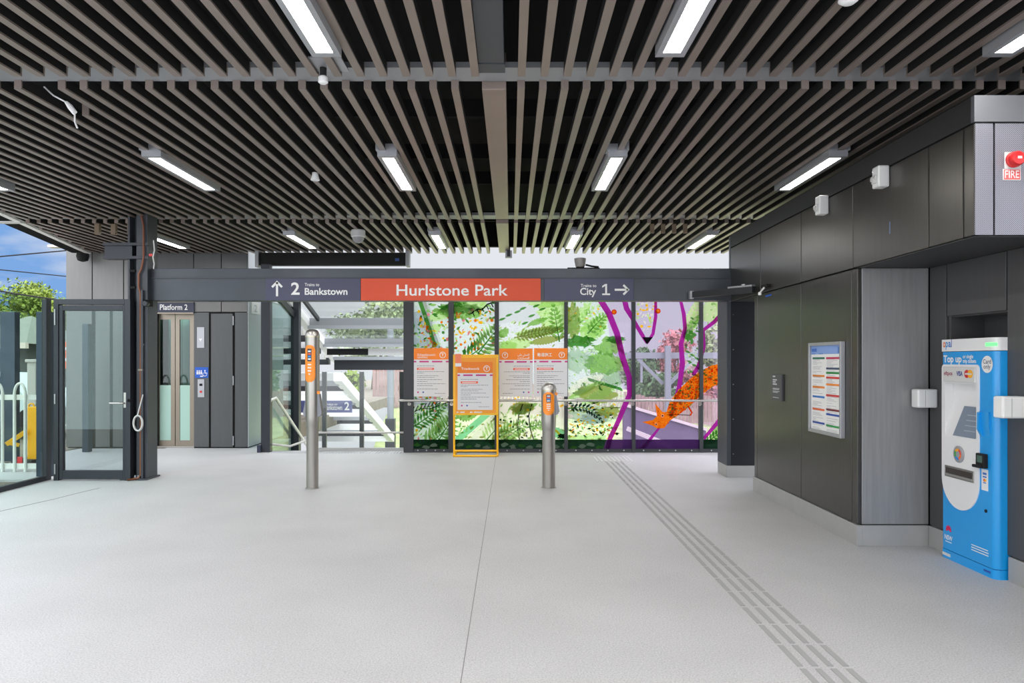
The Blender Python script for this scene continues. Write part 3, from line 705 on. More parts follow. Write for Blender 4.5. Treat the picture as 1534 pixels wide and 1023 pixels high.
# --- fourth pane
blob('olive', 858, 480, 12, 26, 26, .15); leaf('lime', 848, 500, 886, 452, 12); leaf('lime', 868, 516, 912, 470, 18); blob('lime', 890, 490, 18, 16, 27); fern('lime', 852, 506, 892, 456, 12, 9, 28, 0, 'lime'); fern('green', 880, 500, 912, 465, 11, 8, 29)
dots(850, 900, 450, 490, 40, ['yellow', 'white', 'lime'], 1.2, 2.4, 30)
blob('forest', 868, 512, 24, 10, 32, .3); blob('green', 912, 520, 20, 14, 34, .3); blob('forest', 922, 508, 14, 6, 36); blob('green', 905, 545, 28, 18, 35, .2)
blob('sage', 866, 540, 22, 20, 37, .3); leaf('cream', 848, 590, 905, 562, 14); leaf('lime', 850, 598, 900, 572, 8); leaf('white', 848, 578, 902, 562, 7)
blob('olive', 895, 590, 30, 16, 38, .25); leaf('lime', 870, 606, 925, 578, 10); blob('sage', 920, 565, 16, 14, 39, .4)
for k in range(10): leaf('forest', 880+5*k, 566+1.5*k, 888+5*k, 572+1.5*k, 2.5)
blob('sage', 885, 622, 34, 16, 40, .2); blob('greywash', 890, 626, 22, 9, 41, .2); fern('darkgreen', 850, 612, 905, 636, 8, 12, 42, -.2); blob('olive', 912, 616, 20, 10, 44, .3)
dots(850, 925, 630, 662, 90, ['yellow', 'orange', 'lime', 'green', 'darkgreen', 'white'], 1.2, 2.6, 43); shp('lime', [(849, 652), (908, 652), (906, 659), (849, 659)])
scatter(['white', 'lime', 'green', 'pale'], 850, 905, 450, 505, 90, 66, 4, 9, -1); scatter(['white', 'green', 'lime', 'sage', 'white'], 850, 935, 508, 550, 100, 67, 3, 8, .6)
scatter(['white', 'sage', 'pale', 'white', 'lime', 'forest'], 850, 938, 550, 600, 130, 68, 3, 8, .5); scatter(['olive', 'white', 'darkgreen', 'yellow', 'sage'], 850, 920, 602, 655, 120, 69, 3, 7, .1)
leaf('white', 849, 585, 906, 560, 11); leaf('lime', 850, 597, 900, 570, 4)
# --- right panes
dots(953, 985, 450, 500, 60, ['yellow', 'yellow', 'lime', 'cream'], 1.2, 2.6, 45, lambda x, y: y < 455+(30-abs(x-969))*1.6)
shp('lime', [(968, 470), (971, 470), (977, 486), (974, 486)])
leaf('lime', 1026, 512, 1046, 446, 13); leaf('green', 1025, 500, 1050, 470, 8); blob('forest', 1032, 502, 10, 12, 46, .3); fern('cream', 1030, 500, 1046, 446, 8, 8, 47, 0, 'lime'); blob('pale', 1036, 540, 13, 20, 48, .3)
for k in range(8): leaf('forest', 1026+(k*7) % 18, 525+5*k, 1034+(k*7) % 18, 529+5*k, 2)
scatter(['white', 'forest', 'pale', 'lime'], 1026, 1046, 460, 560, 60, 70, 3, 7, .5); leaf('lime', 1052, 480, 1098, 440, 26); dots(1055, 1088, 452, 486, 30, ['green', 'lime', 'cream'], 1, 2, 49)
leaf('green', 1062, 660, 1092, 628, 9); leaf('lime', 1070, 658, 1095, 634, 9); fern('forest', 1056, 664, 1090, 640, 9, 8, 50); blob('lime', 1110, 630, 30, 26, 51)
# branches
ribbon('purple', [(896, 445), (912, 470), (924, 500), (932, 535), (942, 565), (943, 590), (936, 606), (926, 630), (914, 655), (908, 676)], [9, 9, 9, 9, 8, 8, 8, 7, 7, 7])
ribbon('purple', [(934, 445), (938, 462), (950, 482), (962, 502), (969, 514)], [8, 8, 6, 6, 4]); ribbon('purple', [(969, 514), (978, 500), (982, 475), (982, 445)], [4, 5, 5, 4])
shp('ink', [(962, 505), (978, 505), (969, 516)])
ribbon('purple', [(1018, 445), (1024, 470), (1026, 492), (1020, 515), (1022, 545), (1018, 575), (1012, 600), (1004, 624)], [4, 6, 6, 7, 8, 7, 6, 5])
ribbon('purple', [(988, 640), (972, 660), (958, 674)], [3, 5, 6]); ribbon('purple', [(1086, 445), (1084, 466), (1070, 482), (1054, 494)], [4, 6, 6, 5]); ribbon('purple', [(1054, 494), (1055, 520), (1046, 548), (1038, 562)], [3, 4, 6, 6])
ribbon('purple', [(1090, 602), (1087, 618), (1072, 636), (1054, 657)], [5, 7, 6, 5]); ribbon('purple', [(1096, 640), (1084, 660)], [5, 6])
for (x, y) in ((919.5, 467.5), (985.5, 466)): dot('red', x, y, 4, 12); dot('yellow', x, y, 2.4, 10)
# spotted orange animal climbing head-down along the branch
an = [(1081, 545), (1090, 553), (1100, 560), (1104, 575), (1071, 577), (1057, 586), (1046, 596), (1034, 607), (1017, 621), (1003, 630), (995, 641), (985, 642), (976, 637), (962, 632), (978, 629), (984, 623), (981, 604), (992, 617), (998, 617), (1003, 602), (1017, 583), (1034, 567), (1050, 555), (1067, 547)]
shp('orange', an)
def inside(x, y, P=an):
    r_ = False; j_ = len(P)-1
    for i in range(len(P)):
        if (P[i][1] > y) != (P[j_][1] > y) and x < (P[j_][0]-P[i][0])*(y-P[i][1])/(P[j_][1]-P[i][1])+P[i][0]: r_ = not r_
        j_ = i
    return r_
dots(1000, 1100, 548, 628, 1500, ['red', 'yellow', 'olive', 'red', 'forest', 'yellow', 'orange'], .8, 1.7, 52, inside)
dots(965, 1003, 604, 642, 60, ['yellow', 'red'], .6, 1.2, 53, inside)
dot('cream', 992, 622.5, 2.4, 10); dot('ink', 992, 622.5, 1.3, 8); dot('cream', 982.5, 635.5, 2.2, 10); dot('ink', 982.5, 635.5, 1.2, 8); ribbon('ink', [(999, 621), (1018, 621), (1034, 622)], 1); ribbon('red', [(1030, 608), (1036, 618), (1033, 622)], 2.5)
# bottom band
shp('darkgreen', [(600, 658), (908, 658), (902, 676), (600, 676)]); shp('plum', [(908, 658), (1050, 658), (1050, 676), (902, 676)]); shp('darkgreen', [(1050, 658), (1160, 658), (1160, 676), (1050, 676)])
for x in range(612, 905, 13): blob('sage' if (x//13) % 3 else 'forest', x, 666+(x % 5), 6, 3, x, .5, 9)
def clip(P, x0, x1, y0, y1):
    for (ax, lim, sg) in ((0, x0, 1), (0, x1, -1), (1, y0, 1), (1, y1, -1)):
        out = []
        for i in range(len(P)):
            a, c = P[i-1], P[i]; ia = (a[ax]-lim)*sg >= 0; ic = (c[ax]-lim)*sg >= 0
            if ia != ic:
                t = (lim-a[ax])/(c[ax]-a[ax]); out.append((a[0]+(c[0]-a[0])*t, a[1]+(c[1]-a[1])*t))
            if ic: out.append(c)
        P = out
        if len(P) < 3: return []
    return P
gz0, gz1 = .06, 2.86
for i in range(len(mull)-1):
    xa, xb = at(mull[i][1], 0, GY).x, at(mull[i+1][0], 0, GY).x
    xm0 = at(mull[i][0], 0, GY).x; xe = at(mull[i+1][1], 0, GY).x
    w = sroot('window_%d' % (i+2), ((xa+xb)/2, GY, 0))
    b = MB(); b.box(xm0, xa, GY-.05, GY+.05, 0, gz1, .003); b.box(xa, xb, GY-.04, GY+.04, 0, gz0, .003); b.box(xa, xb, GY-.04, GY+.04, gz1-.06, gz1, .003)
    if i == len(mull)-2: b.box(xb, xe, GY-.05, GY+.05, 0, gz1, .003)
    b.build('frame', M_mullion, w)
    b = MB(); b.box(xa, xb, GY-.006, GY+.006, gz0, gz1-.06); b.build('glass_pane', M_glass, w)
    b = MB(); k = 0
    for (ci, P) in ART:
        Q = clip(list(P), mull[i][1], mull[i+1][0], 440, 672.2)
        if not Q: continue
        k += 1; b.mi = ci
        yy = GY-.008-.00004*k
        b.poly([(at(x, 0, GY).x, yy, at(0, y, GY).z) for (x, y) in Q])
    b.build('printed_artwork', [PR[n] for n in PN], w)
    b = MB(); n = 4
    for q in range(n):
        xx = xa+(xb-xa)*(q+.5)/n; b.lathe([(.012, 0), (.012, .008), (.005, .012)], (xx, GY-.04, .035), 8, 'y')
    b.build('bolt', M_alu, w)
# handrail
r = thing('handrail', 'long stainless steel handrail running along the printed glass wall', 'handrail', (1, 11.98, .75))
hzr = at(0, 600, 11.98).z
b = MB(); b.tube([at(597, 600, 11.98), at(1150, 600, 11.98)], .02, 12); b.build('rail', M_stain, r, smooth=True)
for (a_, c_) in mull:
    xx = at((a_+c_)/2, 0, 12).x; b = MB(); b.tube([(xx, 12.06, hzr-.06), (xx, 12.0, hzr-.06), (xx, 11.98, hzr-.015)], .008, 8); b.lathe([(.03, 0), (.03, .008)], (xx, 12.058, hzr-.06), 12, 'y'); b.build('bracket', M_stain2, r)
# ------------------------------------------------------------------ posters
def poster_mesh(xa, xb, ya, yb, Y, title, rtl=False, two=None):
    b = MB(); A = lambda u, v, k=0: at(xa+(xb-xa)*u, ya+(yb-ya)*v, Y)+V((0, -.0008*k, 0))
    W = (at(xb, 0, Y)-at(xa, 0, Y)).x; S = W/.57
    def rect(u0, v0, u1, v1, k=1): b.poly([A(u0, v1, k), A(u1, v1, k), A(u1, v0, k), A(u0, v0, k)])
    a, c = A(0, 1), A(1, 0)
    b.mi = 0; b.box(a.x, c.x, Y, Y+.004, a.z, c.z)
    b.mi = 1; rect(0, 0, 1, .235)
    b.mi = 2
    for u0, u1 in ((0, .07), (.16, .43), (.52, .82), (.92, 1)): rect(u0, .262, u1, .292)
    M_ = lambda u: 1-u if rtl else u
    b.mi = 3
    cc = A(M_(.83), .14, 2); n = 26; ro, ri = .052*S, .042*S
    for k in range(n):
        t0, t1 = 2*math.pi*k/n, 2*math.pi*(k+1)/n
        b.poly([cc+V((ro*math.cos(t0), 0, ro*math.sin(t0))), cc+V((ro*math.cos(t1), 0, ro*math.sin(t1))), cc+V((ri*math.cos(t1), 0, ri*math.sin(t1))), cc+V((ri*math.cos(t0), 0, ri*math.sin(t0)))])
    b.text('T', cc-V((0, 0, .02*S)), X1, ZUP, h=.042*S, align='c', bold=.03)
    for i, t in enumerate(title):
        b.text(t[0], A(M_(.1), t[1], 2), X1, ZUP, h=t[2]*S, w=t[3]*S, align='r' if rtl else 'l', bold=.012)
    b.mi = 4
    u0, u1 = sorted((M_(.09), M_(.58))); rect(u0, .405, u1, .45)
    b.mi = 3; rect(u0+.04, .42, u1-.05, .435, 2)
    b.mi = 5
    g = random.Random(int(xa))
    for v, L in ((.36, .5), (.48, .78), (.51, .2), (.565, .62), (.60, .5), (.645, .72), (.685, .3), (.73, .82), (.77, .45), (.84, .6), (.93, .3)):
        u = .09 if v < .9 else .6
        end = u+L
        while u < end:
            l = g.uniform(.04, .11); p, q = sorted((M_(u), M_(min(u+l, end)))); rect(p, v, q, v+.009); u += l+.014
    b.mi = 2; cc = A(M_(.12), .91, 1); disc(b, cc, .014*S); b.mi = 6; cc = A(M_(.27), .91, 1); disc(b, cc, .014*S)
    return b
PM = [M_paper, M_poppy, M_magenta, M_text, M_porange, M_ink, mat('logo_blue', (40, 90, 160), .5)]
PY = GY-.075
AR1 = '\ufef0\ufee0\ufecb \ufede\ufee4\ufecc\ufedf\ufe8d'; AR2 = '\ufe95\ufe8d\ufead\ufe8e\ufeb4\ufee4\ufedf\ufe8d'
def poster(a, label, **k):
    o = poster_mesh(*a, **k).build('notice_poster', PM); tag(o, label, 'poster', 'orange trackwork notices'); return o
GPY = 12.045
poster((620, 672, 521.5, 594, GPY, [('Σιδηροδρομικές', .155, .03, .3), ('εργασίες', .205, .03, .17)]), 'orange and white notice on the glass left of the yellow stand')
poster((748, 798, 522, 594, GPY, [(AR1, .15, .034, .2), (AR2, .215, .034, .2)], True), 'orange and white notice in Arabic on the glass right of the yellow stand')
poster((800, 850, 521.5, 594, GPY, [('軌道施工', .165, .045, .25)]), 'orange and white notice in Chinese on the glass behind the shorter card reader')
# ------------------------------------------------------------------ yellow stand
AY = 11.54
xa, xb = at(678.5, 0, AY).x, at(746.5, 0, AY).x
r = thing('poster_stand', 'yellow metal poster stand with a notice, standing before the glass wall', 'stand', ((xa+xb)/2, AY, 0))
zt, zm = at(0, 532, AY).z, at(0, 622, AY).z
b = MB(); 
b.tube([(xa+.015, AY+.06, .05), (xa+.015, AY+.06, zt)], .016, 8); b.tube([(xb-.015, AY+.06, .05), (xb-.015, AY+.06, zt)], .016, 8)
b.tube([(xa+.015, AY+.06, .085), (xb-.015, AY+.06, .085)], .016, 8)
b.build('frame', M_yellow, r, smooth=True)
b = MB(); b.tube([(xa+.015, AY+.45, .017), (xa+.015, AY-.02, .017), (xa+.03, AY-.035, .017), (xb-.03, AY-.035, .017), (xb-.015, AY-.02, .017), (xb-.015, AY+.45, .017)], .017, 8)
b.tube([(xa+.015, AY+.06, .017), (xa+.015, AY+.06, .06)], .016, 8); b.tube([(xb-.015, AY+.06, .017), (xb-.015, AY+.06, .06)], .016, 8)
b.build('foot', M_yellow, r, smooth=True)
b = MB(); b.box(xa, xb, AY+.035, AY+.05, zm, zt+.01, .004); b.build('panel', M_yellow, r)
M_tape = mat('amber_panel', (243, 158, 40), .5)
b = MB(); b.box(at(682, 0, AY).x, at(743, 0, AY).x, AY+.03, AY+.034, at(0, 619, AY).z, at(0, 536, AY).z); b.build('backing', M_tape, r)
po = poster_mesh(685.5, 738, 542, 614, AY+.024, [('Trackwork', .165, .036, .3)]).build('notice', PM, r)
b = MB(); b.mi = 0; q0, q1 = at(682, 549, AY+.02), at(691, 530, AY+.02); b.box(q0.x, q1.x, AY+.018, AY+.022, at(0, 544, AY+.02).z, q1.z); b.mi = 1; b.box(q0.x, q1.x, AY+.018, AY+.022, q0.z, at(0, 544, AY+.02).z)
b.build('tag', [mat('tag_orange', (240, 130, 90), .5), M_white], r)
b = MB()
for u0, u1 in ((684, 687), (689, 696), (704, 708), (710, 722)): q0, q1 = at(u0, 618.2, AY+.029), at(u1, 616.6, AY+.029); b.box(q0.x, q1.x, AY+.0285, AY+.03, q0.z, q1.z)
b.build('printed_line', M_text, r)
# ------------------------------------------------------------------ card reader poles
def reader(px, base_y, top_y, neck_y, r_up, r_lo, pan, label, two=False):
    Y = 1650/(base_y-CY); x = (px-CX)*Y/F; Z = lambda v: EYE-(v-CY)*Y/F
    r = thing('card_reader_pole', label, 'card reader', (x, Y, 0))
    zt, zn = Z(top_y), Z(neck_y)
    b = MB(); b.lathe([(r_lo, 0), (r_lo, zn-.06), (r_lo+.004, zn-.04), (r_up, zn+.06), (r_up, zt-.09)], (x, Y, 0), 32); b.build('pole', M_stain2, r, smooth=True)
    b = MB(); b.lathe([(r_up+.002, zt-.09), (r_up+.003, zt-.075), (r_up+.002, zt-.07), (r_up*.96, zt-.045), (r_up*.8, zt-.018), (r_up*.45, zt-.003), (.01, zt)], (x, Y, 0), 32); b.build('cap', M_stain, r, smooth=True)
    b = MB(); b.lathe([(r_up+.003, zt-.094), (r_up+.003, zt-.086)], (x, Y, 0), 32); b.build('cap_ring', mat('brass_ring', (190, 180, 140), .3, .8), r, smooth=True)
    # curved orange face plate that hugs the pole
    z0, z1 = Z(pan[1]), Z(pan[0]); tc = math.radians(pan[2]); ha = math.radians(46); n = 16
    b = MB(); rings = []
    wv = [(z0, .35), (z0+.02, .75), (z0+.045, .95), (z0+.06, 1)]; wv += [(z1-.06, 1), (z1-.045, .95), (z1-.02, .75), (z1, .35)]
    R0 = r_up+.004
    for (z, k) in wv:
        rings.append([b.bm.verts.new((x+R0*math.cos(tc+ha*k*(2*i/n-1)), Y+R0*math.sin(tc+ha*k*(2*i/n-1)), z)) for i in range(n+1)])
    for a in range(len(rings)-1):
        for i in range(n): b._f([rings[a][i], rings[a][i+1], rings[a+1][i+1], rings[a+1][i]])
    fp = b.build('face_plate', M_readr, r, smooth=True)
    def patch(za, zb, k, R, m, nm, par):
        b = MB(); v = [[b.bm.verts.new((x+R*math.cos(tc+ha*k*(2*i/8-1)), Y+R*math.sin(tc+ha*k*(2*i/8-1)), z)) for i in range(9)] for z in (za, zb)]
        for i in range(8): b._f([v[0][i], v[0][i+1], v[1][i+1], v[1][i]])
        return b.build(nm, m, par, smooth=True)
    h = z1-z0; sc_ = patch(z0+h*.56, z0+h*.9, .36, R0+.002, M_screen, 'display', fp)
    cols_ = [(230, 235, 240), (40, 140, 220), (230, 90, 50), (220, 225, 235)]
    for i, c_ in enumerate(cols_): patch(z0+h*(.60+.07*i), z0+h*(.64+.07*i), .24, R0+.0035, mat('icon_%d' % i, c_, .4), 'icon', sc_)
    for i in range(4): patch(z0+h*(.2+.085*i), z0+h*(.235+.085*i), .3 if i else .12, R0+.002, M_text, 'printed_line', fp)
    # card pad on the far side, seen in profile
    zp1, zp0 = Z(pan[3]), Z(pan[4]); b = MB()
    xs = x+r_up*.8
    b.prism([(xs, Y-.045, zp1), (xs+.022, Y-.045, zp1), (xs+.055, Y-.045, zp0+.05), (xs+.04, Y-.045, zp0+.02), (xs, Y-.045, zp0)], (0, .09, 0)); b.build('reader_pad', M_silver, r)
    if two: b = MB(); xl_ = x-r_up*.8; b.prism([(xl_, Y-.045, zp1-.05), (xl_-.035, Y-.045, zp0+.06), (xl_-.025, Y-.045, zp0+.02), (xl_, Y-.045, zp0)], (0, .09, 0)); b.build('reader_pad', M_silver, r)
    b = MB(); b.box(xs, xs+.03, Y-.05, Y-.02, zp1, zp1+.035); b.build('marker', M_readr, r)
    b = MB(); b.lathe([(r_lo+.012, 0), (r_lo+.012, .006), (r_lo, .008)], (x, Y, 0), 32); b.build('base_ring', M_stain2, r)
    return r
reader(468, 731, 493, 632, .083, .07, (517, 572, 262, 590, 625), 'taller stainless steel card reader pole with orange face, before the stairs', True)
reader(822, 730, 573, 637, .088, .076, (587, 621, 266, 592, 622), 'shorter stainless steel card reader pole with orange face, before the glass wall')
# ------------------------------------------------------------------ tactile paving
M_tac = mat('tactile_grey', (156, 156, 156), .6)
b = MB(); y = 3.0
while y < 10.75:
    for i in range(4): b.box(1.407+.075*i, 1.438+.075*i, y+.014, y+.282, 0, .004, .0015)
    y += .296
tag(b.build('tactile_strip', M_tac), 'long strip of grey tactile bars running along the floor to the glass wall', 'tactile paving')
b = MB()
for i in range(9): b.box(1.29+.065*i, 1.318+.065*i, 10.93, 11.55, 0, .004)
tag(b.build('tactile_pad', mat('tactile_pale', (205, 205, 205), .5)), 'square pad of pale tactile bars at the far end of the strip', 'tactile paving')
b = MB()
for i in range(44):
    for k in range(6):
        b.lathe([(.0175, 0), (.012, .005)], (-3.95+.05*i, 11.96+.055*k, 0), 6)
tag(b.build('tactile_studs', M_alu), 'band of small metal tactile studs at the top of the stairs', 'tactile paving')
# ------------------------------------------------------------------ stairs beyond the opening
b = MB()
for i in range(12): b.box(-4.05, -3.2, 12.32+.3*i, 12.64+.3*i, -.17*(i+1)-.2, -.17*(i+1))
tag(b.build('staircase', M_base), 'pale stairs going down beside the lift tower', 'stairs')
M_hand = mat('handrail_steel', (214, 212, 208), .4, .4)
r = thing('stair_handrail', 'stainless handrail sloping down the stairs beside the dark post', 'handrail', (-3.95, 12.2, 0))
b = MB(); h0, h1, h2 = at(404, 676, 12.15), at(404, 599, 12.15), at(413, 596, 12.3)
sl = V((-3.9, 15.0, h2.z-1.5))
b.tube([(h1.x, 12.15, 0), h1+V((0, 0, -.04)), h1+V((.02, 0, 0)), h2, sl], .026, 10); b.build('rail', M_hand, r, smooth=True)
b = MB(); b.tube([(h1.x+.02, 12.2, .12), (h1.x+.3, 12.28, .08), (h1.x+.65, 12.3, .2)], .018, 8); b.build('kick_rail', M_hand, r, smooth=True)
r = sroot('window_8', (-4.03, 13, 0))
for (ya, yb, xc) in ((12.08, 12.2, -4.035), (13.6, 13.75, -4.0)):
    b = MB(); b.box(xc-.075, xc+.075, ya, yb, -1.5 if ya > 13 else 0, 3.1, .004); b.build('post', M_darkframe, r)
b = MB(); b.box(-4.04, -4.02, 12.2, 13.6, -1.2, 2.5); b.build('glass_pane', M_glassdark, r)
b = MB(); b.bar((-4.03, 12.2, 2.75), (-4.03, 13.65, 2.35), .06, .12); b.build('head_rail', M_mullion, r)
b = MB(); b.box(-4.16, -4.1, 12.04, 12.1, 0, .12); b.build('post_shoe', M_navy2, r)
# balustrade at the stair head
r = thing('glass_balustrade', 'glass balustrade with dark posts and steel rail beside the stair opening', 'balustrade', (-2.5, 12.33, 0))
for px in (486, 542, 602):
    c = at(px, 0, 12.36); b = MB(); b.box(c.x-.035, c.x+.035, 12.33, 12.39, -.1, at(0, 557, 12.36).z, .003); b.build('post', M_mullion, r)
b = MB(); b.box(at(479, 0, 12.34).x, at(605, 0, 12.34).x, 12.305, 12.318, .04, at(0, 556, 12.34).z); b.build('glass_pane', M_glass, r)
b = MB(); b.tube([at(478, 648, 12.28), at(605, 648, 12.28)], .018, 10); b.build('rail', M_stain, r, smooth=True)
b = MB(); b.box(at(478, 0, 12.3).x, at(605, 0, 12.3).x, 12.27, 12.33, 0, .05); b.build('kerb', M_base, r)
# glazed stair canopy
r = thing('stair_canopy', 'sloping glazed steel canopy over the stairs behind the sign beam', 'canopy', (-3, 14.5, 2))
def cz(Y): return 2.62-.29*(Y-13.5)
b = MB(); b.bar((-4.1, 12.7, cz(12.7)), (-4.1, 17.35, cz(17.35)), .14, .16); b.build('rafter', M_white, r)
b = MB(); b.bar((-3.86, 12.7, cz(12.7)+.08), (-3.86, 15.0, cz(15.0)+.08), .05, .08); b.build('glazing_bar', M_mullion, r)
b = MB(); b.bar((-1.6, 12.7, cz(12.7)), (-1.6, 17.3, cz(17.3)), .12, .16); b.build('rafter', M_grey, r)
for Y, h, m in ((14.65, .07, M_alu), (14.72, .2, M_grey), (15.85, .06, M_alu), (15.9, .14, M_grey), (16.75, .08, M_alu), (16.85, .28, M_mullion)):
    zc = cz(Y)+(0.0 if m is M_grey else -.1-h/2+.03)
    b = MB(); b.box(-4.05, -1.6, Y, Y+.1, zc-h/2, zc+h/2); b.build('purlin', m, r)
for k in range(6):
    Y = 14.85+.42*k; b = MB(); b.box(-7.2, -4.2, Y, Y+.16, cz(Y)-.2, cz(Y)-.04); b.build('purlin', (M_white, M_mullion)[k % 2], r)  # bars added to imitate the reflected bands left of the rafter
b = MB(); b.box(-4.0, -3.1, 15.98, 16.05, cz(16)-.26, cz(16)-.12); b.build('cable_tray', M_black, r)
b = MB(); b.box(-3.1, -1.7, 15.98, 16.05, cz(16)-.27, cz(16)-.12); b.build('light_strip', M_offw, r)
b = MB(); b.bar((-2.85, 12.7, cz(12.7)+.11), (-2.85, 17.3, cz(17.3)+.11), 2.3, .012); b.build('roof_glass', M_glass, r)
# lower canopy that goes on down to the platform
r = thing('platform_canopy', 'lower slatted canopy sloping down to the platform, seen under the stair canopy', 'canopy', (-5.5, 20, 0))
def cz2(Y): return 1.32-.295*(Y-16.8)
b = MB(); b.bar((-4.1, 17.45, cz2(17.45)), (-4.1, 25.2, cz2(25.2)), .2, .22); b.build('rafter', M_white, r)
for k in range(17):
    Y = 17.2+.48*k; m = (M_white, M_alu, M_mullion, M_white)[k % 4]
    b = MB(); b.box(-8, -4.15, Y, Y+.2, cz2(Y)-.16, cz2(Y)+.02); b.build('slat', m, r)
b = MB()
for k in range(4): b.box(-8, -4.4-.1*k, 17.6+1.9*k, 17.9+1.9*k, cz2(17.6+1.9*k)+.02, cz2(17.6+1.9*k)+.1)
b.build('dark_insert', M_navy2, r)
b = MB(); b.box(-8, -4.2, 17.0, 25.0, -2.2, -1.9); b.build('back_panel', M_grey, r)
s = sign('direction_sign', 445, 527, 600, 618, 19.4, mat('sign_violet', (84, 90, 140), .45), 'small violet sign reading Trains to Bankstown 2 down on the lower canopy', dep=.06)
b = MB(); b.text('Bankstown', at(487, 614, 19.39), X1, ZUP, h=.13, w=.45); b.text('Trains to', at(487, 607, 19.39), X1, ZUP, h=.06); b.build('lettering', M_text, s)
b = MB(); b.text('2', at(516, 614, 19.39), X1, ZUP, h=.2, w=.13, bold=.02); b.build('numeral', M_text, s)
# dark box and brackets over the stair opening
r = thing('shutter_box', 'long black roller box under the roof above the stair opening', 'shutter box', (-3, 12.3, 3.05))
b = MB(); b.box(at(388, 0, 12.3).x, at(608, 0, 12.3).x, 12.3, 12.46, at(0, 397, 12.3).z, 3.32); b.build('box', M_black, r)
b = MB(); b.box(at(608, 0, 12.3).x, at(613, 0, 12.3).x, 12.26, 12.46, at(0, 399, 12.3).z, 3.36); b.build('bracket', M_grey, r)
b = MB(); b.box(at(383, 0, 12.3).x, at(388, 0, 12.3).x, 12.26, 12.46, at(0, 400, 12.3).z, 3.36); b.build('bracket', M_grey, r)
b = MB(); b.box(at(592, 0, 12.3).x, at(598, 0, 12.3).x, 12.28, 12.3, at(0, 391, 12.3).z, at(0, 387, 12.3).z); b.build('cable_tie', mat('tie_blue', (30, 70, 130), .5), r)
# ------------------------------------------------------------------ small ceiling fittings
def hang(name, label, cat, loc): return thing(name, label, cat, loc)
r = hang('ceiling_camera', 'white dome camera hanging from the ceiling slats in the farthest bay', 'camera', (-2.14, 10.3, 3.2))
b = MB(); b.lathe([(.09, 3.34), (.1, 3.33), (.1, 3.25), (.085, 3.235)], (-2.14, 10.3, 0), 24); b.build('housing', M_offw, r, smooth=True)
b = MB(); b.lathe([(.085, 3.237), (.078, 3.2), (.05, 3.165), (.01, 3.155)], (-2.14, 10.3, 0), 24); b.build('dome', mat('smoked_dome', (150, 150, 152), .15), r, smooth=True)
b = MB(); b.lathe([(.03, 3.36), (.032, 3.33), (.045, 3.29), (.043, 3.285)], (-1.93, 7.25, 0), 20)
tag(b.build('motion_sensor', M_white, smooth=True), 'small white cone sensor on the ceiling slats left of the middle bay', 'sensor')
q = at(1272, -3, 3.72); b = MB(); b.lathe([(.035, 3.37), (.05, 3.36), (.05, 3.335), (.03, 3.32)], (1.72, 3.74, 0), 20)
tag(b.build('smoke_detector', M_white, smooth=True), 'white round detector on the near ceiling slats at the top edge of the picture', 'detector')
r = hang('spotlight', 'small black and white spotlight hanging at the cross beam near the left light', 'spotlight', (-1.19, 4.62, 3.28))
b = MB(); b.box(-1.3, -1.04, 4.5, 4.72, 3.36, 3.37); b.build('plate', M_alu, r)
b = MB(); b.tube([(-1.19, 4.66, 3.36), (-1.19, 4.66, 3.3)], .022, 12); b.build('stem', M_black, r)
b = MB(); b.lathe([(.02, 3.31), (.03, 3.30), (.032, 3.27), (.02, 3.26)], (-1.19, 4.66, 0), 14); b.build('head', M_white, r, smooth=True)
r = hang('hanging_wire', 'white cut cable with a connector dangling from the ceiling slats at left', 'cable', (-3.2, 5.2, 3.2))
b = MB(); b.tube([at(66, 130, 5.2), at(80, 143, 5.2), at(97, 152, 5.2), at(103, 160, 5.2), at(112, 172, 5.2), at(112, 182, 5.2), at(116, 192, 5.2)], .006, 6); b.build('cable', M_white, r)
b = MB(); b.tube([at(99, 153, 5.2), at(105, 160, 5.2), at(112, 169, 5.2)], [.012, .02, .018], 8); b.build('connector', M_white, r, smooth=True)
r = hang('conduit_drop', 'grey plastic conduit box hanging from the far end of the centre beam', 'conduit', at(762, 387, 12))
b = MB(); a, c = at(757, 386, 12.2), at(767, 360, 12.2); b.box(a.x, c.x, 12.2, 12.28, a.z, 3.34, .004); b.build('box', M_alu, r)
b = MB(); b.box(a.x+.03, c.x-.03, 12.19, 12.2, a.z+.02, a.z+.2); b.build('slot', M_mullion, r)
r = hang('security_camera', 'small black camera with white stem on the right wall above the blue tape', 'camera', at(1148, 433, 8.05))
q = V((WX, 8.05, at(0, 431, 8.05).z)); b = MB(); b.box(WX-.05, WX, 7.96, 8.14, q.z, q.z+.035, .006); b.build('mount', M_black, r)
b = MB(); b.tube([(WX-.05, 8.02, q.z), (WX-.07, 8.1, q.z-.05)], .01, 8); b.lathe([(.0, -.02), (.02, -.015), (.02, .015), (.0, .02)], (WX-.07, 8.1, q.z-.06), 10); b.build('stem', M_white, r)
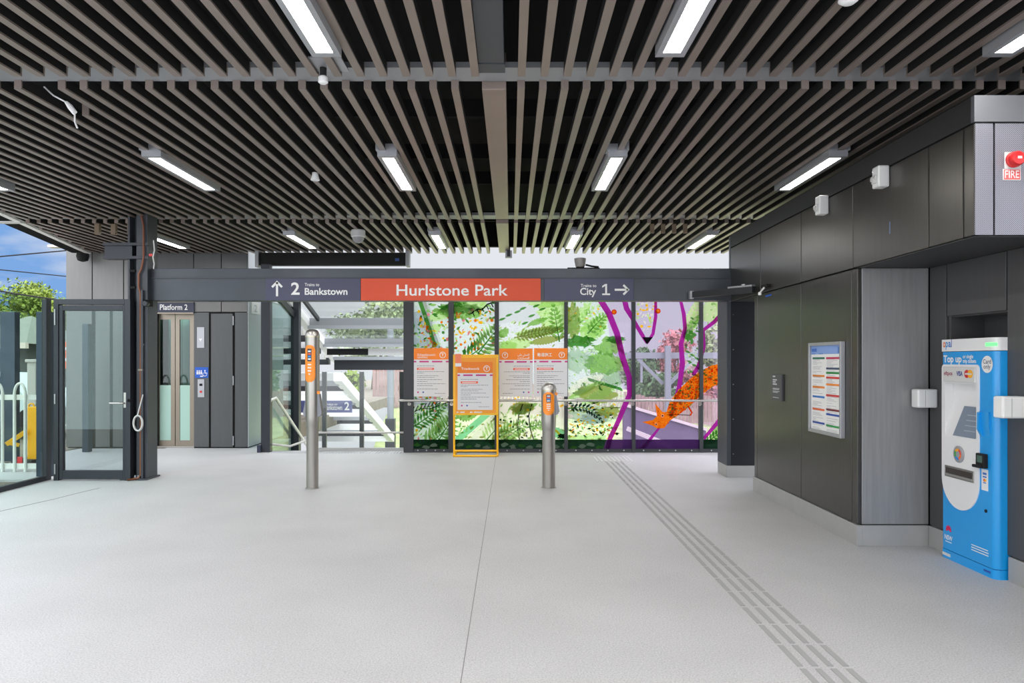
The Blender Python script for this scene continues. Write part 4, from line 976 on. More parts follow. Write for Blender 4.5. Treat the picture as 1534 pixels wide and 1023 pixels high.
# ------------------------------------------------------------------ fittings on the right wall
for px0, px1, py0, py1, lb in ((1224, 1243, 292, 320, 'white boxy wall speaker on upper cladding, farther of the two'), (1310, 1334, 247, 279, 'white boxy wall speaker on upper cladding, nearer of the two')):
    Yc = F*WX/(px1-CX-1); z0, z1 = EYE-(py1-CY)*Yc/F, EYE-(py0-CY)*Yc/F
    r = thing('wall_speaker', lb, 'speaker', (WX-.05, Yc+.08, z0), 'white wall speakers')
    b = MB(); b.box(WX-.085, WX, Yc, Yc+.1, z0, z1, .01); b.build('case', M_white, r)
    b = MB(); b.box(WX-.1, WX-.085, Yc+.02, Yc+.08, z0+.03, z0+.09, .005); b.lathe([(.018, .085), (.018, .115)], (WX, Yc+.05, z0+.06), 12, 'x'); b.build('nozzle', M_offw, r)
for px0, px1, py0, py1, Yc, lb in ((1375, 1407, 583, 611, 5.84, 'white box on the dark wall left of the ticket machine'), (1502, 1540, 594, 627, 4.83, 'white box on the dark wall right of the ticket machine')):
    z0, z1 = EYE-(py1-CY)*Yc/F, EYE-(py0-CY)*Yc/F; xx = (px0-CX)*Yc/F
    r = thing('wall_box', lb, 'box', ((xx+NX)/2, Yc, z0), 'white wall boxes')
    b = MB(); b.box(xx, NX+.0, Yc, Yc+.1, z0, z1, .012); b.build('case', M_white, r)
    b = MB(); b.box(xx+.06, xx+.062, Yc-.001, Yc, z0+.01, z1-.01); b.build('seam', M_ink, r)
# information poster case
Yf, Yn = F*(WX-.035)/(1211-CX), F*(WX-.035)/(1260-CX)
z0, z1 = EYE-(657-CY)*Yn/F, EYE-(511-CY)*Yn/F
r = thing('poster_case', 'silver framed white information poster with coloured bands on the dark wall', 'poster case', (WX-.02, (Yf+Yn)/2, z0))
b = MB(); fw = .03
b.box(WX-.04, WX, Yn, Yn+fw, z0, z1, .004); b.box(WX-.04, WX, Yf-fw, Yf, z0, z1, .004); b.box(WX-.04, WX, Yn+fw, Yf-fw, z0, z0+fw, .004); b.box(WX-.04, WX, Yn+fw, Yf-fw, z1-fw, z1, .004); b.build('frame', M_alu, r)
b = MB(); b.box(WX-.02, WX-.002, Yn+fw, Yf-fw, z0+fw, z1-fw); pp = b.build('poster', M_white, r)
def wallrect(b, u0, v0, u1, v1, k=1):
    y0, y1 = Yf-fw-(Yf-Yn-2*fw)*u0, Yf-fw-(Yf-Yn-2*fw)*u1; za, zb = z1-fw-(z1-z0-2*fw)*v0, z1-fw-(z1-z0-2*fw)*v1
    b.poly([(WX-.02-.0008*k, y0, zb), (WX-.02-.0008*k, y1, zb), (WX-.02-.0008*k, y1, za), (WX-.02-.0008*k, y0, za)])
bm_ = [mat('band_%d' % i, c, .5) for i, c in enumerate(((60, 110, 190), (30, 110, 90), (190, 50, 90), (60, 80, 110), (40, 150, 70), (216, 50, 50), (240, 140, 50), (50, 120, 200), (240, 110, 60), (120, 40, 50), (40, 80, 170), (150, 150, 160), (130, 160, 215)))]
b = MB(); b.mi = 12; wallrect(b, 0, 0, 1, .1); b.mi = 0; wallrect(b, .02, .03, .2, .07, 2); wallrect(b, .02, .09, .15, .1, 2); wallrect(b, .28, .09, .42, .1, 2); wallrect(b, .9, .02, .98, .09, 2)
for (ci, u, v) in ((1, 0, .135), (2, 1, .135), (3, 1, .255), (4, 1, .305), (5, 1, .36), (6, 0, .345), (6, 1, .44), (6, 0, .48), (5, 1, .565), (7, 0, .595), (8, 0, .745), (9, 1, .73), (10, 1, .785), (10, 0, .905), (4, 1, .915)):
    b.mi = ci; wallrect(b, .05+.47*u, v, .47+.49*u, v+.024)
b.mi = 11; g = random.Random(3)
for c_ in (0, 1):
    for k in range(58):
        v = .15+k*.0145
        if g.random() < .75: wallrect(b, .06+.48*c_, v+.008, .06+.48*c_+g.uniform(.1, .36), v+.0115)
b.build('printed_bands', bm_, r)
b = MB(); q1, q0 = F*WX/(1159-CX), F*WX/(1174-CX); za, zb = EYE-(601-CY)*q0/F, EYE-(561-CY)*q0/F
b.box(WX-.02, WX, q0, q1, za, zb, .002)
pl = thing('wall_plaque', 'small dark grey plaque with white writing on the wall left of the poster case', 'plaque', (WX-.01, (q0+q1)/2, za))
b.build('plate', mat('plaque_grey', (74, 74, 78), .5), pl)
b = MB(); h = zb-za; w_ = q1-q0
for (v, L) in ((.06, .3), (.19, .5), (.27, .36), (.355, .5), (.53, .8), (.57, .75), (.64, .8), (.68, .6), (.88, .7)):
    b.poly([(WX-.0205, q1-.03, zb-h*v), (WX-.0205, q1-.03-w_*L*.85, zb-h*v), (WX-.0205, q1-.03-w_*L*.85, zb-h*v-.014 if v < .5 else zb-h*v-.006), (WX-.0205, q1-.03, zb-h*v-.014 if v < .5 else zb-h*v-.006)])
b.build('lettering', mat('plaque_text', (206, 206, 208), .6), pl)
# fire alarm
fy = YF
r = thing('fire_alarm', 'red fire alarm sounder with FIRE plate on the perforated silver panel', 'alarm', (at(1517, 270, fy).x, fy, at(0, 270, fy).z))
a, c = at(1504, 253, fy), at(1529, 228, fy)
b = MB(); b.box(a.x, c.x, fy-.006, fy, a.z, c.z, .002); b.build('back_plate', M_offw, r)
q = at(1517, 240, fy); b = MB(); b.lathe([(.048, .006), (.048, .02), (.044, .024), (.044, .05), (.036, .06), (.015, .063)], (q.x, fy, q.z), 28, 'y'); b.build('sounder', M_red, r, smooth=True)
b = MB(); b.box(q.x-.012, q.x+.012, fy-.066, fy-.06, q.z-.006, q.z+.008); b.build('lamp', M_white, r)
a, c = at(1502, 270, fy), at(1528, 253.5, fy)
b = MB(); b.box(a.x, c.x, fy-.006, fy, a.z, c.z); b.build('label_plate', M_white, r)
b = MB(); b.box(a.x+.003, c.x-.003, fy-.0066, fy-.006, a.z+.003, c.z-.003); b.build('red_field', mat('fire_red', (214, 90, 88), .5), r)
b = MB(); b.text('FIRE', ((a.x+c.x)/2, fy-.0072, a.z+.013), X1, ZUP, h=.044, w=.086, align='c', bold=.006); b.build('lettering', M_white, r)
# ------------------------------------------------------------------ ticket machine
MX = 3.32; MYF, MYN = 5.65, 5.03
r = thing('ticket_machine', 'tall blue and white ticket machine set into the dark wall', 'ticket machine', (3.4, 5.35, 0))
def plan(x, yf, yn, rad, n=8):
    """outline of the body from above with a rounded near corner"""
    pts = [(NX+.27, yf), (x+.012, yf), (x, yf-.012)]
    for k in range(n+1):
        t = math.pi/2*k/n; pts.append((x+rad-rad*math.cos(t), yn+rad-rad*math.sin(t)))
    pts.append((NX+.27, yn)); return pts
PKT = (5.225, 5.60, .93, 1.335)      # pocket: yn, yf, z0, z1
def front_with_pocket(b, x, yf, yn, rad, z0, z1):
    P = plan(x, yf, yn, rad); A = [b.bm.verts.new((p[0], p[1], z0)) for p in P]; B = [b.bm.verts.new((p[0], p[1], z1)) for p in P]
    b._f(A[::-1]); b._f(B)
    n = len(P)
    for i in range(n):
        if i == 2: continue
        b._f([A[i], A[(i+1) % n], B[(i+1) % n], B[i]])
    a0, a1, c1, c0 = A[2], A[3], B[3], B[2]
    h = [b.bm.verts.new(p) for p in ((x, PKT[1], PKT[2]), (x, PKT[0], PKT[2]), (x, PKT[0], PKT[3]), (x, PKT[1], PKT[3]))]
    for q in ((a0, a1, h[1], h[0]), (a1, c1, h[2], h[1]), (c1, c0, h[3], h[2]), (c0, a0, h[0], h[3])): b._f(list(q))
b = MB(); front_with_pocket(b, MX, MYF, MYN, .045, .07, 1.57); b.build('body', M_blue, r, smooth=True)
b = MB(); P = plan(MX-.002, MYF+.002, MYN-.002, .045); b.prism([(p[0], p[1], .0) for p in P], (0, 0, .066)); b.build('plinth', M_blue, r, smooth=True)
b = MB(); P = plan(MX-.006, MYF+.006, MYN-.004, .05); b.prism([(p[0], p[1], 1.574) for p in P], (0, 0, .09)); b.build('header', M_mwhite, r, smooth=True)
# white fascia with pocket hole
yl, yr = 5.642, 5.195; rc = (yl-yr)/2; zc = .403+rc; zt_ = 1.475
out = []
for k in range(0, 25): t = math.pi*k/24; out.append(((yl+yr)/2+rc*math.cos(t), zc-rc*math.sin(t)))
for k in range(7): t = math.pi/2*k/6; out.append((yr+.03-.03*math.cos(t), zt_-.03+.03*math.sin(t)))
for k in range(7): t = math.pi/2*k/6; out.append((yl-.03+.03*math.sin(t), zt_-.03+.03*math.cos(t)))
b = MB(); xf = MX-.008
vo = [b.bm.verts.new((xf, p[0], p[1])) for p in out]; vb = [b.bm.verts.new((MX+.001, p[0], p[1])) for p in out]
hl = [(PKT[1], PKT[2]), (PKT[0], PKT[2]), (PKT[0], PKT[3]), (PKT[1], PKT[3])]; vh = [b.bm.verts.new((xf, p[0], p[1])) for p in hl]
es = [b.bm.edges.new((vo[i], vo[(i+1) % len(vo)])) for i in range(len(vo))]+[b.bm.edges.new((vh[i], vh[(i+1) % 4])) for i in range(4)]
bmesh.ops.triangle_fill(b.bm, edges=es, use_beauty=True)
for i in range(len(vo)): b._f([vo[i], vo[(i+1) % len(vo)], vb[(i+1) % len(vo)], vb[i]])
fa = b.build('fascia', M_mwhite, r)
# pocket walls and sloped back
b = MB(); y0, y1, za, zb = PKT; d = .065; zs = 1.22
b.poly([(xf, y1, za), (xf, y0, za), (xf+d, y0, zs), (xf+d, y1, zs)]); b.poly([(xf+d, y1, zs), (xf+d, y0, zs), (xf+d, y0, zb), (xf+d, y1, zb)])
b.poly([(xf, y1, zb), (xf, y0, zb), (xf+d, y0, zb), (xf+d, y1, zb)])
for yy in (y0, y1): b.poly([(xf, yy, za), (xf+d, yy, zs), (xf+d, yy, zb), (xf, yy, zb)])
pk = b.build('recess', M_mwhite, r)
def sp(y, t, k=0): return V((xf+d*t-.004*k, y, za+(zs-za)*t+.001*k))
b = MB(); b.poly([sp(5.50, .05, 1), sp(5.228, .05, 1), sp(5.228, .82, 1), sp(5.44, .82, 1)]); scn = b.build('screen', M_screen2, r)
b = MB()
for k in range(4): b.poly([sp(5.38, .2+.13*k, 1.3), sp(5.25, .2+.13*k, 1.3), sp(5.25, .222+.13*k, 1.3), sp(5.38, .222+.13*k, 1.3)])
b.build('screen_text', mat('screen_text', (150, 162, 176), .3), scn)
b = MB(); b.box(xf-.012, xf, 5.222, 5.61, 1.345, 1.458, .006); ls = b.build('logo_strip', M_offw, r)
xx = xf-.0128
b = MB(); b.text('eftpos', (xx, 5.59, 1.395), NY, ZUP, h=.03, w=.105, bold=.02); b.build('lettering', mat('maroon', (140, 40, 60), .5), ls)
b = MB(); b.text('VISA', (xx, 5.435, 1.393), NY, ZUP, h=.032, w=.075, bold=.035); b.build('lettering', mat('visa_blue', (30, 60, 140), .5), ls)
b = MB(); disc(b, (xx, 5.312, 1.408), .03, 20, NY, ZUP); b.build('emblem', M_red, ls)
b = MB(); disc(b, (xx-.0005, 5.272, 1.408), .03, 20, NY, ZUP); b.build('emblem', mat('emblem_yellow', (246, 176, 30), .5), ls)
b = MB(); b.box(xx-.002, xx, 5.255, 5.33, 1.402, 1.414); b.build('emblem_bar', M_offw, ls)
# opal-like ring emblem
b = MB(); b.lathe([(.062, 0), (.062, .008), (.055, .012)], (xf, 5.42, .813), 28, 'x'); em = b.build('card_target', M_alu, r, smooth=True)
rc_ = [(230, 60, 40), (246, 170, 30), (60, 170, 70), (40, 130, 210), (240, 110, 30)]
for i, c_ in enumerate(rc_):
    b = MB()
    for k in range(5):
        t0 = 2*math.pi*(i*5+k)/25; t1 = 2*math.pi*(i*5+k+1)/25; q = V((xf-.0125, 5.42, .813)); e = lambda R, t: q+NY*(R*math.cos(t))+ZUP*(R*math.sin(t))
        b.poly([e(.042, t0), e(.042, t1), e(.024, t1), e(.024, t0)])
    b.build('ring_segment', mat('ring_%d' % i, c_, .4), em)
b = MB(); b.box(xf-.006, xf, 5.245, 5.595, .628, .712, .003); sl_ = b.build('tray', M_stain2, r)
b = MB(); b.box(xf-.0065, xf-.006, 5.262, 5.578, .655, .698); b.build('tray_opening', mat('tray_dark', (66, 60, 56), .4, .3), sl_)
b = MB(); b.box(xf-.012, xf-.004, 5.262, 5.578, .64, .652); b.build('tray_lip', M_stain, sl_)
# lettering on the blue front
xx = MX-.0012
b = MB(); b.text('Top up', (xx, 5.63, 1.493), NY, ZUP, h=.05, w=.225, bold=.03); b.text('or single', (xx, 5.39, 1.522), NY, ZUP, h=.026, w=.12, bold=.025); b.text('trip tickets', (xx, 5.39, 1.488), NY, ZUP, h=.026, w=.155, bold=.025); b.build('lettering', M_text, r)
b = MB(); disc(b, (xx, 5.115, 1.478), .06, 28, NY, ZUP); cd = b.build('badge', M_white, r)
b = MB(); b.text('Card', (xx-.001, 5.115, 1.483), NY, ZUP, h=.03, align='c', bold=.008); b.text('only', (xx-.001, 5.115, 1.448), NY, ZUP, h=.03, align='c', bold=.008); b.build('lettering', M_navy, cd)
hx = MX-.0075
for ch, y_, c_ in (('o', 5.625, (236, 120, 40)), ('p', 5.592, (60, 150, 210)), ('a', 5.557, (50, 120, 200)), ('l', 5.521, (40, 90, 180))):
    b = MB(); b.text(ch, (hx, y_, 1.607), NY, ZUP, h=.056, w=.031 if ch != 'l' else .007, bold=.02); b.build('header_letter', mat('opal_'+ch, c_, .4), r)
b = MB(); q = [(hx+.001+(.05-.05*math.cos(t)), 5.026+.05-.05*math.sin(t)) for t in [math.radians(x) for x in (-60, 0, 20, 40, 60)]]
q[0] = (hx+.0, 5.12)
for i in range(len(q)-1): b.poly([(q[i][0]-.003, q[i][1]-.001, 1.605), (q[i+1][0]-.003, q[i+1][1]-.001, 1.605), (q[i+1][0]-.003, q[i+1][1]-.001, 1.628), (q[i][0]-.003, q[i][1]-.001, 1.628)])
b.build('status_light', mat_emit('status_green', (90, 255, 110), 2.0), r)
# scoop, reader, stickers
b = MB(); b.prism([(MX, 5.185, 1.15), (MX-.028, 5.185, 1.14), (MX-.03, 5.185, 1.02), (MX, 5.185, .965)], (0, -.025, 0)); b.prism([(MX, 5.16, 1.15), (MX-.014, 5.16, 1.145), (MX-.012, 5.16, 1.04), (MX, 5.16, .98)], (0, -.08, 0)); b.build('hand_guard', M_blue, r)
b = MB(); b.box(MX-.03, MX, 5.105, 5.20, .752, .852, .006); er = b.build('card_terminal', M_black, r)
b = MB(); b.box(MX-.031, MX-.03, 5.125, 5.18, .79, .838); b.build('display', mat('lcd_green', (70, 100, 90), .2), er)
b = MB(); b.box(MX-.05, MX-.03, 5.12, 5.21, .752, .772, .004); b.build('slot', M_black, er)
b = MB(); b.box(MX-.002, MX, 5.105, 5.175, .595, .742); st = b.build('sticker', M_white, r)
b = MB(); b.mi = 0; b.box(MX-.003, MX-.002, 5.12, 5.16, .705, .72); b.box(MX-.003, MX-.002, 5.12, 5.16, .685, .695); b.box(MX-.003, MX-.002, 5.125, 5.155, .645, .652); b.mi = 1; disc(b, (MX-.0032, 5.143, .667), .011, 12, NY, ZUP); b.mi = 2; disc(b, (MX-.0036, 5.13, .667), .01, 12, NY, ZUP)
b.build('printed_marks', [bm_[0], M_red, MATS['emblem_yellow']], st)
b = MB(); b.lathe([(.012, 0), (.012, .006)], (MX, 5.126, .454), 16, 'x'); b.build('lock', M_black, r)
# state emblem: pink flower above white letters
b = MB(); q = V((MX-.0015, 5.565, .222))
for k in range(7):
    t = math.radians(-10+33.3*k); dd = NY*math.cos(t)+ZUP*math.sin(t); nn = NY*(-math.sin(t))+ZUP*math.cos(t)
    b.poly([q, q+dd*.024+nn*.009, q+dd*.04, q+dd*.024-nn*.009])
b.build('flower_emblem', mat('waratah_pink', (226, 36, 96), .5), r)
b = MB(); b.text('NSW', (MX-.0015, 5.615, .146), NY, ZUP, h=.034, w=.1, bold=.025); b.box(MX-.0018, MX-.0012, 5.525, 5.605, .128, .133)
for k, L in enumerate((.185, .19, .19)): b.box(MX-.0018, MX-.0012, 5.29-L, 5.29, .178-.018*k, .184-.018*k)
b.build('white_print', M_text, r)
b = MB(); b.box(MX-.004, MX-.002, 5.54, 5.64, .02, .042); b.build('plinth_label', M_offw, r)
b = MB(); b.box(MX-.004, MX-.002, 5.075, 5.15, .03, .045); b.build('plinth_label', bm_[10], r)
# ------------------------------------------------------------------ outside: ground, rail land, trees
M_ground = mat('bare_earth', (112, 104, 92), .95, noise=.25, nscale=2)
b = MB(); b.box(-60, -5.95, 2, 9.3, -.4, -.03); b.box(-60, -7.4, 9.3, 60, -.4, -.03); b.box(-7.4, -5.2, 14.6, 60, -.4, -.03)
struct(b.build('ground', M_ground))
M_grass = mat('dry_grass', (150, 160, 110), .95, noise=.35, nscale=3)
b = MB()
nx, ny = 26, 12
def bz(x, y):
    t = min(1, max(0, (y-22)/10)); top = -.35-.065*(x+5); return -5+(top+5)*t**.7+.12*math.sin(x*1.7+y)
gv = [[b.bm.verts.new((-5.2+i*2.0, 18+k*1.6, bz(-5.2+i*2, 18+k*1.6))) for i in range(nx+1)] for k in range(ny+1)]
for k in range(ny):
    for i in range(nx): b._f([gv[k][i], gv[k][i+1], gv[k+1][i+1], gv[k+1][i]])
o = struct(b.build('terrain', M_grass, smooth=True))
b = MB(); b.box(-5.2, 50, 36.5, 80, -6, -1.6); struct(b.build('ground', M_grass))
b = MB(); b.box(-5.2, 50, 12.33, 20, -6.2, -5.2); struct(b.build('ground', mat('ballast', (120, 116, 112), .95, noise=.3, nscale=6)))
r = thing('paling_fence', 'brown timber paling fence on the grassy bank beyond the glass wall', 'fence', (3, 32, -1))
b = MB(); M_pale = mat('weathered_timber', (140, 116, 112), .9, noise=.2, nscale=2)
for i in range(150):
    x = -6+.16*i; z = bz(x, 31.9); h_ = 1.15 if x > -3 else 1.7
    b.box(x, x+.14, 31.9, 31.94, z-.1, z+h_+.03*math.sin(i*2.1))
b.build('palings', M_pale, r)
b = MB(); b.bar((-6, 31.98, bz(-6, 32)+.7), (18, 31.98, bz(18, 32)+.7), .06, .09); b.build('rail', M_pale, r)
M_leaf = [mat('leaf_'+n, c, .8, noise=.5, nscale=2.2) for n, c in (('bright', (104, 122, 36)), ('mid', (98, 126, 66)), ('deep', (72, 102, 60)), ('russet', (162, 104, 102)), ('sage', (128, 142, 100)))]
M_bark = mat('bark', (88, 74, 62), .9)
def tree(x, y, z0, zt, rad, mi, label, group, seed, n=2600, ls=.16, squash=.8):
    g = random.Random(seed); r = thing('tree', label, 'tree', (x, y, z0), group)
    H = zt-z0; b = MB(); b.tube([(x, y, z0-.1), (x+.1, y, z0+H*.3), (x, y, z0+H*.6)], [rad*.09, rad*.06, rad*.02], 8)
    for k in range(6):
        t = g.uniform(0, 6.28); b.tube([(x+.05, y, z0+H*.3), (x+rad*.5*math.cos(t), y+rad*.4*math.sin(t), z0+H*g.uniform(.5, .8))], [rad*.04, .01], 6)
    b.build('trunk', M_bark, r)
    lobes = [(V((x, y, zt-rad*squash*.9)), rad*.75)]
    for k in range(9):
        t = g.uniform(0, 6.28); rr = rad*g.uniform(.3, .8); lobes.append((V((x+rr*math.cos(t), y+rr*math.sin(t), z0+H*g.uniform(.35, .9))), rad*g.uniform(.3, .5)))
    b = MB()
    for k in range(n):
        c, R = g.choice(lobes); d = V((g.gauss(0, 1), g.gauss(0, 1), g.gauss(0, 1))).normalized(); p = c+V((d.x*R, d.y*R, d.z*R*squash))*g.uniform(.7, 1.08)
        if p.z > zt: p.z = zt-g.uniform(0, .3)
        a = V((g.gauss(0, 1), g.gauss(0, 1), g.gauss(0, 1))).normalized(); q = a.cross(d)
        if q.length < .1: continue
        q.normalize(); s_ = ls*g.uniform(.6, 1.3)
        b.poly([p-a*s_, p-q*s_*.6, p+a*s_, p+q*s_*.6])
    b.build('foliage', M_leaf[mi], r)
    return r
tg = 'trees beyond the railway'
for (px, pw, top, Y, mi, lb) in ((905, 70, 520, 38, 1, 'mid green bushy tree beyond the railway, left of the gantry post'), (962, 60, 516, 40, 2, 'dark green tree beyond the railway, between two glass mullions'),
        (1015, 62, 488, 42, 3, 'russet pink leaved tree beyond the railway, above the gantry beam'), (1075, 60, 478, 46, 4, 'pale sage tree beyond the railway, at the right end of the glass wall'),
        (985, 70, 560, 36, 2, 'low dark bush on the bank below the gantry'), (1060, 50, 560, 36, 3, 'low russet bush on the bank at the right end of the glass wall'), 
        (1130, 60, 500, 40, 2, 'dark green tree beyond the railway, hidden behind the right-hand pier')):
    c = at(px, top, Y); rad = pw/2*Y/F*1.1; z0 = -1.2
    tree(c.x, Y, z0, c.z, rad, mi, lb, tg, px, 3000, .13+.03*(Y > 41), .9)
tree(at(560, 0, 40).x, 40, -.6, at(0, 452, 40).z, 2.6, 4, 'green tree seen through the glazed stair canopy', None, 560, 3000, .14)
tree(at(520, 0, 28).x, 28, -.5, at(0, 556, 28).z, .8, 0, 'small lime green shrub beside the lower canopy', None, 520, 900, .1)
tree(at(30, 0, 27).x, 27, 0, at(0, 410, 27).z, 2.3, 0, 'bright yellow green tree behind the house at far left', None, 30, 12000, .075)
tree(at(75, 0, 32).x, 32, 0, at(0, 428, 32).z, 1.9, 0, 'lower yellow green tree next to the lift tower at left', None, 75, 7000, .075)
tree(at(46, 0, 22.6).x, 22.6, 0, at(0, 470, 22.6).z, 1.2, 2, 'dark green bushy tree below the house roof at left', None, 41, 5000, .09)
tree(at(62, 0, 38).x, 38, 0, at(0, 446, 38).z, 2.4, 1, 'mid green tree between the house and the lift tower', None, 62, 6000, .08)
tree(at(2, 0, 33).x, 33, 0, at(0, 450, 33).z, 1.7, 2, 'dark green tree at the far left edge, above the white fence', None, 3, 6000, .08)
tree(at(440, 0, 34).x, 34, -.5, at(0, 560, 34).z, 1.6, 2, 'dark green tree seen through the stair side glass', None, 440, 1500, .13)
# gantry
r = thing('overhead_gantry', 'grey steel overhead line gantry beyond the printed glass', 'gantry', at(998, 600, 27))
GYY = 27; M_gal = mat('galvanised_steel', (118, 123, 128), .5, .2)
b = MB(); a, c = at(840, 531, GYY), at(1150, 531, GYY); b.box(a.x, c.x, GYY-.1, GYY+.1, at(0, 537, GYY).z, at(0, 528, GYY).z); b.build('beam', M_gal, r)
b = MB(); a = at(998.5, 0, GYY); b.box(a.x-.1, a.x+.1, GYY-.32, GYY-.12, -5, at(0, 518, GYY).z); b.build('post', M_gal, r)
b = MB(); b.bar(at(955, 537, GYY), at(993, 575, GYY), .12, .12, Y1); b.build('brace', M_gal, r)
b = MB(); b.bar(at(1040, 537, GYY), at(1003, 575, GYY), .12, .12, Y1); b.build('brace', M_gal, r)
b = MB(); b.bar(at(961, 537, GYY), at(961, 573, GYY), .08, .08, Y1); b.build('hanger', M_gal, r)
# sloping retaining wall with pale coping
r = thing('ramp_wall', 'plum coloured retaining wall with pale sloping coping beyond the glass', 'wall', (4.5, 20, -2))
M_plum = mat('dark_plum_panel', (84, 70, 96), .7)
b = MB(); a, c = at(935, 608, 20), at(1058, 645, 20); b.prism([(a.x, 20, -5.2), (c.x, 20, -5.2), (c.x, 20, c.z), (a.x, 20, a.z)], (0, .3, 0)); b.build('panel', M_plum, r)
b = MB(); b.bar(a+V((0, .1, .03)), c+V((0, .1, .03)), .35, .07); b.build('coping', mat('pale_coping', (184, 172, 170), .8), r)
b = MB(); a, c = at(940, 642, 17), at(1005, 668, 17); b.bar(a, c, .2, .1); b.build('lower_coping', MATS['pale_coping'], r)
r = thing('lamp_post', 'pale grey pole with dark base beyond the stair balustrade', 'pole', (at(585, 0, 26.5).x, 26.5, -4))
b = MB(); q = at(585, 0, 26.5); b.tube([(q.x, 26.5, at(0, 628, 26.5).z), (q.x, 26.5, at(0, 480, 26.5).z)], .12, 12); b.build('shaft', M_gal, r, smooth=True)
b = MB(); b.box(q.x-.17, q.x+.17, 26.35, 26.65, -5, at(0, 627, 26.5).z); b.build('base', M_mullion, r)
# ------------------------------------------------------------------ left outside things
M_wp = mat('white_fence_paint', (222, 222, 216), .5)
FY = 10.0
r = thing('metal_fence', 'white tubular fence with hooped tops outside the left glass screen', 'fence', (-7.5, FY, 0))
b = MB()
for py in (595, 698): a, c = at(-140, py, FY), at(56, py, FY); b.box(a.x, c.x, FY-.02, FY+.02, a.z-.035, a.z+.035)
b.build('rail', M_wp, r)
for k, px in enumerate((-130, -95, -60, -28, 6, 24, 40)):
    a = at(px, 0, FY); b = MB(); b.tube([(a.x, FY-.03, .0), (a.x, FY-.03, 1.05)], .02, 8); b.build('picket', M_wp, r, smooth=True)
for px in (-112, -78, -44, -2, 32):
    a = at(px, 0, FY); b = MB(); b.tube([a*0+V((a.x+.075*math.cos(t), FY-.03, 1.04+.16*math.sin(t))) for t in [math.pi*k/10 for k in range(11)]], .018, 8); b.build('hoop', M_wp, r, smooth=True)
b = MB(); a = at(50, 0, 11.6); b.box(a.x-.07, a.x+.07, 11.55, 11.7, 0, 1.48, .01); b.box(a.x-.09, a.x+.09, 11.53, 11.72, 1.48, 1.53, .01)
tag(b.build('gate_post', mat('cream_post', (214, 212, 204), .7)), 'square cream post behind the white fence', 'post')
r = thing('safety_barrier', 'yellow plastic safety barrier behind the white fence', 'barrier', (at(47, 0, 10.6).x, 10.6, 0))
M_yb = mat('barrier_yellow', (246, 180, 20), .45)
a, c = at(42, 698, 10.6), at(52, 607, 10.6)
b = MB(); b.box(a.x, c.x+.05, 10.58, 10.62, .08, c.z-.02, .01); b.build('panel', M_yb, r)
b = MB(); q = (a.x+c.x)/2; b.tube([V((q+.04*math.cos(t), 10.6, c.z-.02+.045*math.sin(t))) for t in [math.pi*k/8 for k in range(9)]], .012, 6); b.build('handle', M_yb, r)
b = MB(); b.bar((a.x+.02, 10.55, .5), (a.x-.18, 10.4, .32), .03, .06); b.bar((a.x-.16, 10.42, .34), (a.x-.06, 10.5, .3), .03, .05); b.build('brace', M_yb, r)
b = MB(); b.box(a.x-.15, c.x+.05, 10.45, 10.75, 0, .09, .01); b.build('foot', mat('rubber_foot', (60, 58, 56), .8), r)
b = MB(); b.box(a.x-.05, a.x+.02, 10.44, 10.452, .02, .14); b.build('reflector', M_red, r)
# house
r = thing('house', 'pale house with grey green hipped roof behind the far left fence', 'house', (at(15, 0, 18).x, 18, 0))
b = MB(); a, c = at(-60, 0, 18), at(46, 0, 18); zr = at(0, 515, 18).z; zr2 = at(0, 469, 18).z
b.box(a.x, c.x-.3, 18, 20.5, 0, zr, .01); b.build('wall', mat('house_wall', (92, 98, 94), .8), r)
b = MB(); b.bm.verts; q = [V((a.x-.2, 17.6, zr)), V((c.x+.15, 17.6, zr)), V((c.x+.15, 20.9, zr)), V((a.x-.2, 20.9, zr)), V((a.x+.9, 19.2, zr2)), V((c.x-.75, 19.2, zr2))]
for f in ((0, 1, 5, 4), (1, 2, 5), (2, 3, 4, 5), (3, 0, 4), (3, 2, 1, 0)): b.poly([q[i] for i in f])
b.build('roof', mat('house_roof', (112, 118, 106), .8, noise=.1), r)
b = MB(); b.box(c.x-.5, c.x+.2, 17.5, 17.62, zr-.12, zr+.02); b.build('gutter', mat('gutter_brown', (196, 186, 170), .6), r)
b = MB(); b.box(a.x+.3, c.x-1.0, 17.97, 18.0, .9, 1.7); b.build('window', M_screen, r)
r = thing('parked_car', 'pale car parked in front of the house, glimpsed through the left glass', 'car', (at(32, 0, 15).x, 15, 0))
c = at(30, 0, 15); b = MB()
prof = [(-1.6, .25), (1.2, .25), (1.25, .6), (1.1, .8), (.6, .85), (.2, 1.25), (-1.0, 1.28), (-1.5, .9), (-1.65, .7)]
b.prism([(c.x+p[0], 14.2, p[1]) for p in prof], (0, 1.5, 0)); b.build('body', mat('car_paint', (190, 205, 205), .3), r)
for xx in (-1.0, .75):
    b = MB(); b.lathe([(.3, -.02), (.3, .18)], (c.x+xx, 14.36, .3), 20, 'y'); b.build('wheel', M_black, r)
b = MB(); b.prism([(c.x+p[0], 14.195, p[1]) for p in ((-.95, .88), (.45, .88), (.15, 1.2), (-.9, 1.22))], (0, .01, 0)); b.build('window', M_screen, r)
s = thing('street_banner', 'orange and white banner sign glimpsed at the left edge of the door glass', 'sign', at(92, 560, 16))
b = MB(); a, c = at(80, 552, 16), at(100.5, 512, 16); b.box(a.x, c.x, 16, 16.05, a.z, c.z); b.build('panel', mat('banner_orange', (240, 100, 40), .5), s)
b = MB(); b.box(at(88, 0, 16).x-.04, at(88, 0, 16).x+.04, 16.05, 16.1, 0, c.z); b.build('post', M_mullion, s)
b = MB(); b.text('C', at(98.3, 540, 15.99), X1, ZUP, h=.28, align='c', bold=.03); b.build('lettering', M_text, s)
